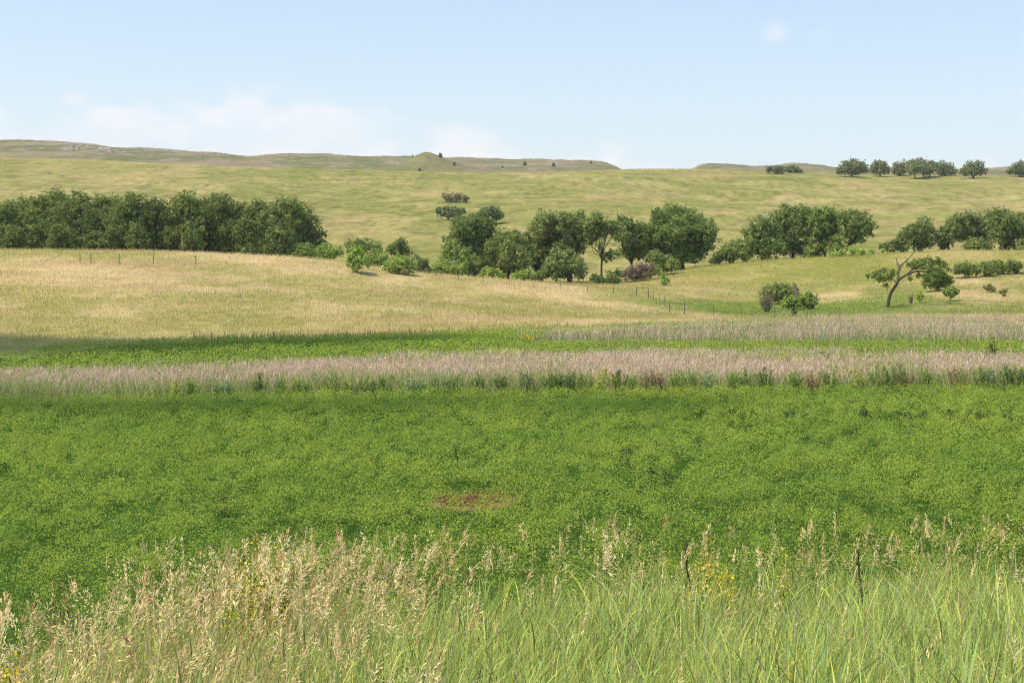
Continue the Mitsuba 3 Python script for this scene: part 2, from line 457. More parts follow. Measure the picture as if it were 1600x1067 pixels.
v, f, c = crop(48000, 57.0, 113.5, far_keep, lambda D: .075 + .0006 * (D - 60), lambda D: np.full(len(D), 10.0), .30, .50, 33)
put('far_hay_crop', (v, f), 'leaf', color=c); tag('far_hay_crop', 'strip of bright green crop behind the pink grass, narrowing to the left', 'crop', kind='stuff')
print('crop', nA, len(f))

# reddish dead leaves on the bare patch
r = rng(5)
X = r.uniform(-2.1, .5, 13000); D = r.uniform(30.4, 34.2, 13000)
k = patch(X, D) < 1.08; X, D = X[k], D[k]
pos = np.stack([X, D, height(X, D) + r.uniform(.01, .15, len(X)) * r.random(len(X))], -1)
v, f, own = leaves(pos, unit(r.normal(size=pos.shape) * .6 + [0, 0, .8]), r.uniform(.03, .07, len(X)), .025, r)
col = np.where((r.random(len(X)) < .55)[:, None], [.19, .080, .052], [.29, .165, .11]) * r.uniform(.6, 1.3, (len(X), 1))
put('dead_leaves', (v, f), 'straw', color=col[own]); tag('dead_leaves', 'reddish brown withered leaves on the bare patch in the green field', 'dead leaves', kind='stuff')


# ------------------------------------------------------------------ grass ribbons
def blades(base, H, W, lean, curl, r, seg=4, dirn=None):
    """Tapering ribbons growing from base. lean, curl: how far the tip is thrown, in parts of H."""
    n = len(base)
    a = r.uniform(0, 2 * math.pi, n) if dirn is None else dirn
    d = np.stack([np.cos(a), np.sin(a), a * 0], -1)
    b = r.uniform(0, math.pi, n)
    side = np.stack([np.cos(b), np.sin(b) * .6, b * 0], -1)
    t = np.linspace(0, 1, seg + 1)
    off = (lean[:, None] * t + curl[:, None] * t ** 2.6)
    up = np.sqrt(np.maximum(t[None] ** 2 - (.55 * off) ** 2, .0)) - (.25 * curl[:, None] * t ** 4)
    line = base[:, None] + d[:, None] * (off * H[:, None])[..., None] + np.stack([up * 0, up * 0, up * H[:, None]], -1)
    wid = (W[:, None] * np.minimum(1, .55 + t * 1.5) * (1 - t ** 3))[:, :-1]
    Lf = line[:, :-1] - side[:, None] * wid[..., None] / 2
    Rt = line[:, :-1] + side[:, None] * wid[..., None] / 2
    v = np.concatenate([np.stack([Lf, Rt], 2).reshape(n, -1, 3), line[:, -1:]], 1)
    m = 2 * seg + 1
    f = []
    for i in range(seg - 1):
        f += [[2 * i, 2 * i + 1, 2 * i + 3], [2 * i, 2 * i + 3, 2 * i + 2]]
    f += [[2 * seg - 2, 2 * seg - 1, 2 * seg]]
    f = (np.arange(n)[:, None, None] * m + np.array(f)[None]).reshape(-1, 3)
    return v.reshape(-1, 3), f, np.repeat(np.arange(n), m), line, d


# ---- foreground bank grass
r = rng(41)
n = 255000
D = np.sqrt(r.uniform(4.4 ** 2, 13.2 ** 2, n)); X = r.uniform(-1, 1, n) * (.39 * D + np.where(r.random(n) < .22, 2.5, 0))
u = u_of(X, D); ed = edge_of(u)
q = np.stack([X, D, X * 0], -1)
dens = meshkit.fbm(q / .55, 3, seed=13); clump = meshkit.fbm(q / .22, 2, seed=15)
dry = np.clip((600 - u) / 260, 0, 1) * .75 + .12                       # the left side has ripened
k = (D < ed + 1.6) & (r.random(n) < np.clip(.35 + 1.1 * (dens - .25), .2, 1)) & (r.random(n) < np.where(D > ed + .3, .5, 1))
X, D, u, ed, dens, clump, dry = (a[k] for a in (X, D, u, ed, dens, clump, dry))
n = len(X)
base = np.stack([X, D, height(X, D) - .03], -1)
H = r.uniform(.40, .90, n) * (.74 + .55 * dens + .25 * (clump - .5)) * np.interp(u, [0, 500, 800, 1600], [.86, .95, 1.0, 1.06])
W = r.uniform(.005, .0128, n)
lean = np.abs(r.normal(.20, .16, n)); curl = np.abs(r.normal(.14, .22, n)) * (r.random(n) < .8)
wind = r.normal(.5, 1.5, n)
leafy = r.random(n) < .80                                                # leaves that spring from the culms, over longer culms
cut_ = np.where(leafy, r.uniform(.20, .40, n), 1.0)
base[:, 2] += np.where(leafy, H * (1 - cut_) * r.uniform(.15, 1.0, n), 0)
W = np.where(leafy, W * 1.0, W * .45); H = H * cut_; lean = np.where(leafy, lean * 1.45, lean); curl = np.where(leafy, curl * 1.3, curl * .6)
v, f, own, line, _ = blades(base, H, W, lean, curl, r, 3, wind)
isdry = r.random(n) < dry * .45
g = np.array([.50, .62, .16]) * r.uniform(.5, 1.3, (n, 1))
blue = (r.random(n) < .35)[:, None]
g = np.where(blue, g * [.82, .95, 1.25], g)
g = np.where((r.random(n) < .25)[:, None], g * [1.4, 1.22, 1.15], g)
g = np.where((r.random(n) < .10)[:, None], np.array([.68, .66, .36]) * r.uniform(.8, 1.15, (n, 1)), g)
g = np.where((r.random(n) < .16)[:, None], g * .55, g)
s = np.array([.66, .54, .28]) * r.uniform(.6, 1.15, (n, 1))
col = np.where(isdry[:, None], s, g)
put('bank_grass', (v, f), 'leaf', color=np.clip(col[own], 0, .9)); tag('bank_grass', 'tall green roadside grass along the bottom of the view', 'grass', kind='stuff')
print('bank grass', len(f))

# ---- ripe seed heads of the bank grass
n = 11000
D = np.sqrt(r.uniform(4.6 ** 2, 13.0 ** 2, n)); X = r.uniform(-.40, .40, n) * D
u = u_of(X, D); ed = edge_of(u)
q = np.stack([X, D, X * 0], -1)
pat = meshkit.fbm(q / .9, 3, seed=17)
top = np.clip(1 - np.abs(ed - .3 - D) / 1.4, 0, 1)
want = np.where(u < 620, np.clip(.78 - .0009 * np.maximum(u - 330, 0), .2, 1) * (.30 + 1.3 * np.clip(pat - .2, 0, 1)) * (.75 + .5 * (D > 8)), .02) + top ** 1.5 * np.clip(pat * 1.6 - .45, 0, 1) * .62
k = (r.random(n) < want * np.where(u < 620, .62, .66)) & (D < ed + .9)
X, D, u, pat, ed = (a[k] for a in (X, D, u, pat, ed)); n = len(X)
base = np.stack([X, D, height(X, D) - .03], -1)
H = r.uniform(.78, 1.22, n) * np.where(u < 200, .88, np.where(u > 600, 1.08, 1))
lean = np.abs(r.normal(.16, .10, n)); curl = np.abs(r.normal(.10, .10, n)); wind = r.normal(.3, 1.4, n)
v1, f1, own1, line, dv = blades(base, H, r.uniform(.0028, .0042, n), lean, curl, r, 6, wind)
tipv = line[:, -1]; dirv = unit(line[:, -1] - line[:, -3])
m_per = r.integers(22, 46, n); k = np.repeat(np.arange(n), m_per); m = len(k)
plen = r.uniform(.11, .22, n)
t = r.random(m) ** .9
open_ = r.choice([.008, .014, .026, .042], n, p=[.25, .3, .25, .2])
sidev = np.where((r.random(n) < .6)[:, None], dv + r.normal(size=(n, 3)) * .25, r.normal(size=(n, 3)))
spread = unit(sidev[k] * .8 + r.normal(size=(m, 3)) * .75)
pos = tipv[k] - dirv[k] * (plen[k] * (1 - t) - .03)[:, None] + spread * (open_[k] * (1.45 - t) * r.uniform(.5, 2.0, m))[:, None] - np.array([0, 0, 1]) * (open_[k] * .8 * r.random(m))[:, None]
ax = unit(dirv[k] * .75 + spread * .55 - np.array([0, 0, .28]) * (open_[k] > .015)[:, None])
nr = unit(np.cross(ax, r.normal(size=(m, 3))))
Ls = r.uniform(.020, .036, m)
v2, f2, own2 = leaves(pos, nr, Ls, r.uniform(.0045, .0072, m), r, axis=ax)
hue = r.random(n)
pc = np.where((hue < .68)[:, None], [.90, .71, .40], np.where((hue < .80)[:, None], [.58, .40, .19], [.70, .64, .31]))
pc = pc * r.uniform(.72, 1.12, (n, 1))
sc = np.where((r.random(n) < .45)[:, None], [.34, .37, .12], [.50, .40, .19])
put('seed_stalks', (v1, f1), 'straw', color=sc[own1]); tag('seed_stalks', 'thin stalks carrying the ripe seed heads of the roadside grass', 'grass', kind='stuff')
put('seed_heads', (v2, f2), 'straw', color=np.clip(pc[k] * r.uniform(.75, 1.2, (m, 1)), 0, .9)[own2]); tag('seed_heads', 'straw coloured ripe grass seed heads over the green roadside grass', 'grass', kind='stuff')
print('seed heads', n, len(f2))

# ------------------------------------------------------------------ pink dry grass strips
def dry_grass(key, label, n, d0, d1, keep, seed, hmul=1.0, tint=(1, 1, 1)):
    r = rng(seed)
    D = np.sqrt(r.uniform(d0 ** 2, d1 ** 2, n)); X = r.uniform(-1, 1, n) * (.39 * D + np.where(r.random(n) < .3, 7, 0))
    u = u_of(X, D)
    k = keep(u, D) & (r.random(n) < .55 + .45 * (meshkit.fbm(np.stack([X / 1.6, D / 1.6, X * 0], -1), 2, seed=seed) > .42))
    X, D, u = X[k], D[k], u[k]; n = len(X)
    q = np.stack([X, D, X * 0], -1)
    pat = meshkit.fbm(q / 2.6, 3, seed=seed + 1); pat2 = meshkit.fbm(np.stack([X / 5, D / 1.2, X * 0], -1), 3, seed=seed + 2)
    base = np.stack([X, D, height(X, D) - .02], -1)
    H = r.uniform(.55, 1.05, n) * (.75 + .5 * pat) * hmul
    v, f, own, line, dv = blades(base, H, r.uniform(.009, .017, n), np.abs(r.normal(.10, .08, n)), np.abs(r.normal(.08, .1, n)), r, 3)
    # feathery head: two faces at the top of each stalk
    tip = line[:, -1]; kk = np.repeat(np.arange(n), 2)
    ax = unit(np.repeat(unit(line[:, -1] - line[:, -2]), 2, 0) + r.normal(size=(2 * n, 3)) * .35)
    v2, f2, own2 = leaves(tip[kk] - ax * .03 + r.normal(size=(2 * n, 3)) * .025, unit(np.cross(ax, r.normal(size=(2 * n, 3)))), r.uniform(.18, .34, 2 * n), r.uniform(.010, .022, 2 * n), r, tri=True, axis=ax)
    green = (pat2 > .56) & (r.random(n) < .6)
    head = np.where((r.random(n) < .75)[:, None], [.77, .575, .475], [.80, .64, .47]) * r.uniform(.75, 1.15, (n, 1)) * tint
    stalk = np.where((r.random(n) < .5)[:, None], [.80, .65, .49], [.52, .50, .26]) * r.uniform(.7, 1.15, (n, 1))
    head = np.where(green[:, None], [.40, .44, .15], head); stalk = np.where(green[:, None], [.28, .36, .10], stalk)
    fv, ff = join([(v, f), (v2, f2)])
    put(key, (fv, ff), 'straw', color=np.clip(np.vstack([stalk[own], head[kk][own2]]), 0, .9)); tag(key, label, 'grass', kind='stuff')
    print(key, len(ff))


dry_grass('pink_grass', 'long strip of pinkish dry grass crossing the view between the two green crop strips', 125000, 50, 77,
          lambda u, D: (D > strip_front(u) + 1.0 + .5 * np.sin(u / 23) + .35 * np.sin(u / 9.7)) & (D < strip_back(u)) & ~((u > 1330) & (np.abs(D - 69.5) < 1.6)), 51)
dry_grass('far_pink_grass', 'second strip of pinkish dry grass farther back on the right', 60000, 80, 114,
          lambda u, D: (u > 790) & (D > weed2_front(u)) & (D < weed2_back(u)), 55, 1.0, (.95, .95, .95))


# ------------------------------------------------------------------ pasture tufts
def tufts(key, label, n, d0, d1, keep, h, w, seed):
    r = rng(seed)
    D = np.exp(r.uniform(math.log(d0), math.log(d1), n)); X = r.uniform(-.40, .40, n) * D
    k = keep(u_of(X, D), D); X, D = X[k], D[k]; n = len(X)
    base = np.stack([X, D, height(X, D) - .03], -1)
    sc = (D / 110) ** .6
    v, f, own, _, _ = blades(base, r.uniform(.55, 1.25, n) * h * sc ** .4, w * r.uniform(.6, 1.3, n) * sc, np.abs(r.normal(.2, .15, n)), np.abs(r.normal(.12, .15, n)), r, 2)
    put(key, (v, f), 'pasture_blade'); tag(key, label, 'grass', kind='stuff')
    print(key, len(f))


tufts('pasture_grass', 'dry tan and olive grass covering the near pasture swells', 150000, 74, 235, lambda u, D: D > field_edge(u) + .2, .30, .036, 61)


# ------------------------------------------------------------------ trees and shrubs
def foliage(cs, Rs, size, r, tone, cov=1.35, squash=.9, floor=None):
    """Leaf clumps on and in the lobes cs, Rs. (vertices, faces, colours)"""
    V, Fc, C, at = [], [], [], 0
    for c, R in zip(cs, Rs):
        R = R * 1.10
        nc = int(np.clip(26 + 13 * R ** 1.2, 20, 80))
        d = unit(r.normal(size=(nc, 3)) + [0, 0, .2])
        cc = c + d * R * r.uniform(.30, 1.12, (nc, 1)) * [1, 1, squash]
        rc = R * r.uniform(.12, .38, nc)
        area = .5 * size * size * .74
        per = np.maximum((cov * 4 * math.pi * R * R / area / nc * (rc / (R * .25)) ** 1.5), 4).astype(int)
        k = np.repeat(np.arange(nc), per); m = len(k)
        o = unit(r.normal(size=(m, 3)))
        rad = np.where(r.random(m) < .22, r.uniform(.9, 1.75, m), r.uniform(.15, 1.05, m) ** .6)
        pos = cc[k] + o * (rc[k] * rad)[:, None] * [1, 1, .85]
        out = unit(pos - c)
        nr = unit(o * .5 + out * .35 + [0, 0, .5] + r.normal(size=(m, 3)) * .7)
        ct = r.uniform(.74, 1.28, nc)[k] * r.uniform(.6, 1.4, m)
        if floor is not None:
            ok = pos[:, 2] > floor
            pos, nr, ct = pos[ok], nr[ok], ct[ok]
        v, f, own = leaves(pos, nr, size * r.uniform(.7, 1.35, len(pos)), size * .74 * r.uniform(.75, 1.2, len(pos)), r)
        col = np.array(tone) * [4.0, 3.35, 3.3] * ct[:, None]
        col[:, 0] *= 1 + .35 * (ct - 1)
        V.append(v); Fc.append(f + at); C.append(col[own]); at += len(v)
    return np.vstack(V), np.vstack(Fc), np.clip(np.vstack(C), .003, .9)


nleaf = 0


def tree(name, label, cat, group, D, bu, lobes, tone=(.062, .098, .030), tr=.32, size=None, seed=1, fork=.30, cov=1.12, depth=.8, lean=0, cut=True, fill=True):
    global nleaf
    r = rng(seed)
    key = key_for(name)
    tr = tr * .72
    b = ground(bu, D)
    m = D / F
    if fill:
        extra = []
        for i in range(len(lobes)):
            for j in range(i):
                a, q = lobes[i], lobes[j]
                if math.hypot(a[0] - q[0], a[1] - q[1]) < 1.7 * (a[2] + q[2]) and r.random() < .55:
                    extra.append(((a[0] + q[0]) / 2 + r.normal() * 2, (a[1] + q[1]) / 2 + r.normal() * 2, (a[2] + q[2]) * .42))
        lobes = [(a[0], a[1], a[2] * 1.1) for a in lobes] + extra[:len(lobes) + 2]
    cs, Rs = [], []
    for L in lobes:
        u, y, rad = L[:3]
        dd = L[3] if len(L) > 3 else r.normal() * depth * rad * m * 1.1
        cs.append(P(u, y, D + dd)); Rs.append(rad * m)
    cs, Rs = np.array(cs), np.array(Rs)
    zt = max(c[2] + R for c, R in zip(cs, Rs))
    cen = cs.mean(0)
    fk = b + [(cen[0] - b[0]) * .35 + lean, (cen[1] - b[1]) * .35, (zt - b[2]) * fork]
    parts = [tube(bend(b - [0, 0, .3], fk, r, .03, 5), np.array([1.25, 1.0, .92, .85, .8]) * tr, 7)]
    for c, R in zip(cs, Rs):
        w = tr * np.clip(.30 + .22 * R / max(Rs.max(), .1), .2, .6)
        mid = fk * .5 + c * .5 + r.normal(size=3) * .12 * np.linalg.norm(c - fk) - [0, 0, .06 * np.linalg.norm(c - fk)]
        path = np.vstack([fk - [0, 0, .15], fk * .75 + mid * .25, mid, c])
        parts.append(tube(path, np.array([1, .85, .65, .38]) * w, 5))
        for _ in range(4):
            e = c + unit(r.normal(size=3) + [0, 0, .3]) * R * .85
            parts.append(tube(bend(c * .8 + mid * .2, e, r, .07, 4), np.array([.36, .28, .18, .06]) * w, 4))
    put(key + '__trunk', join(parts), 'bark', smooth=40)
    size = size or .35 * max(1.0, D / 225)
    v, f, c = foliage(cs, Rs, size, r, tone, cov, floor=(b[2] + .05) if cut else None)
    nleaf += len(f)
    put(key + '__crown', (v, f), 'tree_leaf', color=c)
    tag(key, label, cat, group)
    return key


def crown(uc, top, w, bot, seed, n=9):
    """Lobes of a full crown between rows top and bot, reaching low."""
    r = rng(seed)
    L = [(uc + r.normal() * w * .05, top + w * .30, w * .30)]
    for i in range(n):
        t = (i + .6) / n
        rad = w * r.uniform(.26, .36)
        sx = (-1) ** i * r.uniform(.10, .32)
        L.append((uc + sx * w, top + w * .30 + t * (bot - top - w * .36), rad))
    return L


ORD = ['first', 'second', 'third', 'fourth', 'fifth', 'sixth', 'seventh', 'eighth', 'ninth', 'tenth', 'eleventh', 'twelfth', 'thirteenth', 'fourteenth', 'fifteenth', 'sixteenth', 'seventeenth', 'eighteenth', 'nineteenth', 'twentieth']
# the dark grove beyond the tan swell on the left
GROVE = [(-12, 306, 62), (32, 305, 62), (76, 293, 66), (120, 299, 62), (160, 302, 54), (200, 300, 58), (242, 304, 54), (287, 297, 62), (330, 301, 56), (362, 312, 46), (402, 309, 58), (440, 308, 60), (474, 326, 58)]
for i, (uc, top, w) in enumerate(GROVE):
    r = rng(700 + i)
    D = 226 + 10 * r.random() + (0 if i % 2 else 6)
    L = crown(uc, top + 2, w, 398, 720 + i, 8)
    if i == len(GROVE) - 1:
        L = [(466, 338, 20), (484, 350, 17), (494, 368, 13), (478, 372, 16), (460, 362, 18), (503, 383, 9), (488, 386, 10), (450, 380, 14)]
    where = 'leftmost of the dark left grove, cut by the photo edge' if i == 0 else ('last tree at the right end of the dark grove, with drooping outer branches' if i == len(GROVE) - 1 else f'{ORD[i]} tree from the left in the dark grove')
    tree('cottonwood_tree', f'cottonwood, {where}', 'tree', 'cottonwoods of the left grove', D, uc + r.normal() * 4, L, fill=False,
         tone=np.array([.060, .096, .030]) * r.uniform(.68, 1.02), seed=740 + i, fork=.34)
for i, (uc, top, w, bot) in enumerate([(22, 352, 40, 396), (95, 350, 40, 396), (150, 358, 36, 396), (215, 350, 34, 398), (300, 348, 34, 400), (386, 338, 38, 400), (432, 352, 40, 400)]):
    tree('undergrowth_tree', f'low round tree under the front edge of the left grove, {ORD[i]} from the left', 'tree', 'low trees in front of the left grove', 217, uc, crown(uc, top, w, bot, 760 + i, 5), fill=False,
         tone=(.050, .080, .026), tr=.16, seed=770 + i, fork=.3)

# shrubs and trees along the creek, left to right
SHR = [
    ('shrub', 'bright green low shrub at the foot of the last tree of the left grove', [(462, 394, 11), (476, 391, 11), (490, 394, 12), (450, 396, 8)], 216, 472, (.068, .112, .032)),
    ('shrub', 'low green shrub just right of the left grove, behind the tan crest', [(512, 392, 10), (526, 395, 9), (502, 397, 8)], 217, 514, (.075, .13, .034)),
    ('shrub', 'dense dark shrub with a flat top, behind the round shrub on the tan crest', [(548, 386, 10), (566, 383, 11), (582, 387, 10), (592, 392, 8)], 228, 566, (.058, .098, .03)),
    ('shrub', 'round bright green shrub standing right on the tan crest', [(556, 402, 13), (551, 413, 10), (566, 410, 10), (560, 393, 9)], None, (558, 426), (.078, .135, .034)),
    ('shrub', 'wide green shrub right of the round one on the tan crest', [(586, 402, 13), (598, 408, 12), (576, 412, 10), (592, 416, 10)], 208, 588, (.07, .12, .034)),
    ('shrub', 'upright dark shrub with a ragged top, near the small creek gap', [(622, 384, 9), (628, 379, 7), (616, 392, 11), (632, 394, 10), (610, 388, 6)], 222, 622, (.056, .092, .03)),
    ('shrub', 'pale green rounded shrub low beside the crest, left of the big creek tree', [(618, 410, 13), (630, 414, 12), (608, 416, 9), (640, 418, 9)], None, (622, 428), (.088, .14, .042)),
    ('shrub', 'dull grey green shrub between the pale shrub and the big creek tree', [(648, 408, 10), (658, 412, 10), (650, 419, 10), (664, 420, 8)], 212, 652, (.066, .10, .042)),
    ('shrub', 'low fresh green shrub at the left foot of the tallest dark creek tree', [(690, 418, 11), (704, 416, 11), (718, 420, 12), (678, 424, 8)], 212, 702, (.075, .125, .034)),
    ('shrub', 'low light green shrub at the right foot of the tallest dark creek tree', [(764, 424, 8), (774, 427, 7), (756, 428, 7), (784, 430, 6)], 211, 768, (.085, .14, .036)),
    ('shrub', 'small light green shrub below the middle of the creek clump', [(812, 430, 7), (822, 427, 7), (830, 432, 6), (804, 433, 5)], 211, 818, (.088, .145, .036)),
    ('shrub', 'dark low shrub left of the low spreading creek tree', [(842, 432, 7), (834, 434, 6), (850, 430, 6)], 211, 842, (.060, .098, .03)),
    ('shrub', 'thin low row of shrub between the pale shrub and the creek trees', [(668, 424, 6), (676, 428, 5), (658, 426, 6), (686, 427, 6)], 211, 672, (.066, .11, .034)),
]
for i, (nm, lab, L, D, bu, tone) in enumerate(SHR):
    if D is None:
        D = hit(*bu, d0=100) or 200; bu = bu[0]
    tree(nm, lab, 'shrub', 'shrubs along the creek', D, bu, L, tone=tone, tr=.10, seed=800 + i, fork=.25, size=.27)
CREEK = [
    ('tallest dark cottonwood left of the creek clump, dense and narrow', 224, 742, [(728, 352, 17), (742, 348, 14), (758, 356, 14), (720, 372, 16), (742, 378, 20), (760, 382, 16), (735, 402, 18), (756, 408, 16), (712, 388, 14), (705, 380, 11), (712, 350, 9), (770, 366, 10), (768, 396, 12), (748, 420, 11)], (.052, .086, .027), .42),
    ('leafy low tree in front left of the tallest dark cottonwood', 216, 714, [(708, 390, 13), (700, 398, 12), (722, 402, 14), (716, 414, 13), (734, 412, 13), (742, 420, 11)], (.070, .112, .034), .2),
    ('medium olive green tree right of the tallest dark cottonwood', 220, 794, [(790, 372, 15), (776, 384, 14), (806, 380, 15), (795, 396, 18), (778, 408, 15), (812, 402, 15), (800, 418, 14), (822, 392, 10), (786, 424, 10), (770, 392, 13), (816, 418, 12), (824, 372, 9), (766, 420, 9)], (.066, .102, .033), .3),
    ('pale topped cottonwood with open upper crown above the middle of the clump', 226, 846, [(846, 344, 14), (860, 342, 13), (838, 356, 12), (862, 358, 15), (848, 374, 16), (834, 384, 13), (860, 392, 16), (844, 406, 15), (828, 402, 11), (872, 376, 12), (838, 420, 11), (852, 420, 11), (874, 350, 9)], (.076, .112, .042), .34),
    ('grey green cottonwood just right of the pale topped one', 224, 892, [(884, 346, 14), (902, 344, 13), (894, 360, 16), (910, 362, 12), (878, 366, 13), (896, 380, 14), (908, 386, 9), (880, 390, 12), (866, 392, 10), (914, 374, 9)], (.070, .106, .040), .32),
    ('low spreading willow like tree in front of the creek clump', 212, 890, [(872, 406, 13), (888, 404, 13), (864, 418, 13), (884, 420, 14), (902, 416, 12), (908, 428, 9), (856, 426, 10), (846, 430, 8)], (.066, .104, .040), .3),
    ('dark tree left of the slim trunk, leaning into the big round crown', 228, 988, [(970, 350, 12), (984, 354, 13), (998, 366, 12), (976, 372, 13), (990, 376, 13), (984, 392, 14), (996, 396, 11), (964, 360, 8)], (.052, .086, .028), .34),
    ('largest round cottonwood with a full dark crown at the right of the clump', 232, 1066, [(1050, 338, 18), (1072, 342, 17), (1030, 350, 14), (1088, 356, 17), (1106, 356, 13), (1020, 362, 13), (1050, 364, 22), (1080, 378, 20), (1108, 376, 13), (1040, 386, 18), (1066, 396, 17), (1088, 398, 13), (1020, 384, 13), (1112, 366, 11), (1060, 410, 11), (1006, 360, 12), (1002, 380, 12), (1012, 398, 11), (1028, 338, 11)], (.055, .094, .029), .5),
    ('short bushy tree under the left side of the largest round cottonwood', 222, 1036, [(1030, 408, 12), (1042, 410, 12), (1024, 400, 9), (1050, 414, 9)], (.062, .10, .033), .16),
]
for i, (lab, D, bu, L, tone, tr) in enumerate(CREEK):
    tree('cottonwood_tree', lab, 'tree', 'trees of the creek clump', D, bu, L, tone=tone, tr=tr, seed=830 + i, fork=.26, depth=1.0)
# slim forked tree
key = tree('slim_tree', 'slim tree on a bare forked trunk with small separate leaf clusters by the creek', 'tree', None, 216, 940,
           [(914, 350, 11), (932, 344, 12), (948, 352, 10), (920, 366, 10), (926, 352, 11), (934, 366, 11), (922, 378, 8), (968, 352, 8), (952, 400, 9), (963, 397, 7), (944, 404, 6), (946, 362, 9), (958, 352, 9), (938, 386, 6), (962, 365, 8)], tone=(.066, .102, .036), tr=.24, seed=861, fork=.38, cov=1.2, fill=False)
CR2 = [
    ('shrub', 'low dark green shrub at the foot of the slim forked tree', [(930, 436, 7), (938, 438, 7), (944, 440, 5)], 213, 936, (.058, .095, .03)),
    ('shrub', 'low olive shrub between the slim tree and the grey bush', [(956, 436, 8), (950, 441, 5), (964, 440, 6)], 212, 956, (.066, .10, .036)),
    ('shrub', 'bright green flat shrub in the grass behind the grey bush', [(952, 427, 5), (964, 426, 6), (974, 428, 5)], 218, 960, (.085, .15, .038)),
    ('grey_bush', 'pale grey half bare bush in the creek gap', [(990, 424, 10), (1002, 419, 9), (1012, 422, 9), (980, 430, 8), (1000, 430, 9), (1018, 416, 5)], 214, 995, (.075, .075, .060)),
    ('shrub', 'olive shrub at the right side of the pale grey bush', [(1018, 424, 7), (1028, 424, 6), (1008, 434, 5)], 217, 1018, (.066, .105, .034)),
    ('sapling', 'small bright sapling alone on the grassy flank below the largest cottonwood', [(1036, 432, 4), (1042, 437, 5), (1038, 441, 5), (1035, 428, 2.5)], None, (1040, 446), (.085, .15, .036)),
]
for i, (nm, lab, L, D, bu, tone) in enumerate(CR2):
    if D is None:
        D = hit(*bu, d0=100) or 205; bu = bu[0]
    tree(nm, lab, 'shrub' if nm != 'sapling' else 'sapling', None, D, bu, L, tone=tone, tr=.07, seed=870 + i, fork=.2, size=.22 if nm != 'grey_bush' else .17, cov=1.2 if nm != 'grey_bush' else .8)

# right hand groves behind the swell
RG = [
    ('lowest leafy tree at the left end of the round right grove', 238, 1142, [(1136, 392, 11), (1148, 386, 11), (1160, 384, 11), (1126, 400, 9), (1146, 400, 12), (1164, 398, 11), (1116, 408, 6)], (.066, .106, .034), .2),
    ('second tree of the round right grove, sloping up from the low one', 240, 1192, [(1190, 352, 15), (1176, 366, 13), (1202, 364, 17), (1186, 382, 16), (1208, 386, 15), (1172, 388, 12), (1196, 396, 12)], (.062, .098, .034), .3),
    ('highest tree in the middle of the round right grove', 244, 1240, [(1222, 338, 16), (1244, 334, 15), (1262, 336, 13), (1236, 352, 19), (1216, 362, 15), (1254, 362, 17), (1232, 382, 17), (1252, 388, 15)], (.060, .096, .033), .36),
    ('fourth tree of the round right grove with a pale green crown', 240, 1290, [(1282, 338, 14), (1300, 340, 14), (1276, 356, 15), (1296, 362, 16), (1280, 380, 15), (1266, 392, 12), (1300, 384, 12)], (.066, .106, .034), .32),
    ('leaning tree at the right end of the round right grove with visible slanting trunk', 236, 1310, [(1324, 340, 14), (1342, 342, 13), (1356, 350, 11), (1334, 358, 14), (1352, 362, 10), (1318, 372, 12), (1345, 374, 6), (1310, 388, 8), (1338, 350, 12)], (.062, .10, .034), .34),
    ('rounded tree at the left of the far right grove with gaps in its crown', 240, 1430, [(1444, 350, 11), (1432, 356, 11), (1418, 364, 10), (1450, 362, 11), (1434, 374, 12), (1452, 380, 10), (1408, 372, 8), (1416, 384, 9), (1440, 386, 9)], (.062, .098, .036), .3),
    ('low dark wing of foliage at the left edge of the far right grove', 238, 1398, [(1380, 386, 6), (1392, 384, 8), (1406, 386, 8), (1402, 378, 6)], (.056, .09, .031), .16),
    ('second tree of the far right grove, spreading and low', 242, 1482, [(1470, 366, 11), (1488, 356, 12), (1500, 346, 11), (1484, 372, 11), (1500, 368, 12), (1474, 382, 9)], (.060, .094, .034), .3),
    ('third tree of the far right grove with a domed crown', 244, 1530, [(1516, 342, 12), (1534, 346, 12), (1524, 358, 15), (1544, 356, 13), (1510, 366, 11), (1536, 374, 13), (1550, 340, 11)], (.058, .092, .034), .34),
    ('fourth tree of the far right grove, tall, near the right edge', 240, 1572, [(1564, 338, 13), (1580, 344, 13), (1572, 358, 16), (1590, 364, 13), (1556, 370, 12), (1576, 380, 12)], (.062, .10, .035), .34),
    ('last tree of the far right grove, cut by the right edge', 238, 1612, [(1606, 344, 14), (1624, 350, 16), (1604, 364, 15), (1622, 374, 15), (1600, 384, 11)], (.058, .094, .033), .34),
    ('small shrubby tree under the middle of the far right grove', 234, 1526, [(1520, 380, 9), (1534, 382, 9), (1512, 386, 7), (1544, 387, 6)], (.066, .106, .034), .12),
]
for i, (lab, D, bu, L, tone, tr) in enumerate(RG):
    tree('cottonwood_tree', lab, 'tree', 'trees behind the right swell', D, bu, L, tone=tone, tr=tr, seed=900 + i, fork=.24, depth=1.0, lean=(-.2 if i != 4 else .9))
tree('shrub', 'long low bright green shrub on the swell under the right end of the round grove', 'shrub', None, 226, 1330, [(1300, 398, 5), (1316, 394, 6), (1330, 392, 6), (1346, 394, 6), (1362, 393, 4), (1380, 391, 3)], tone=(.10, .17, .04), tr=.06, seed=930, size=.24, fork=.2)

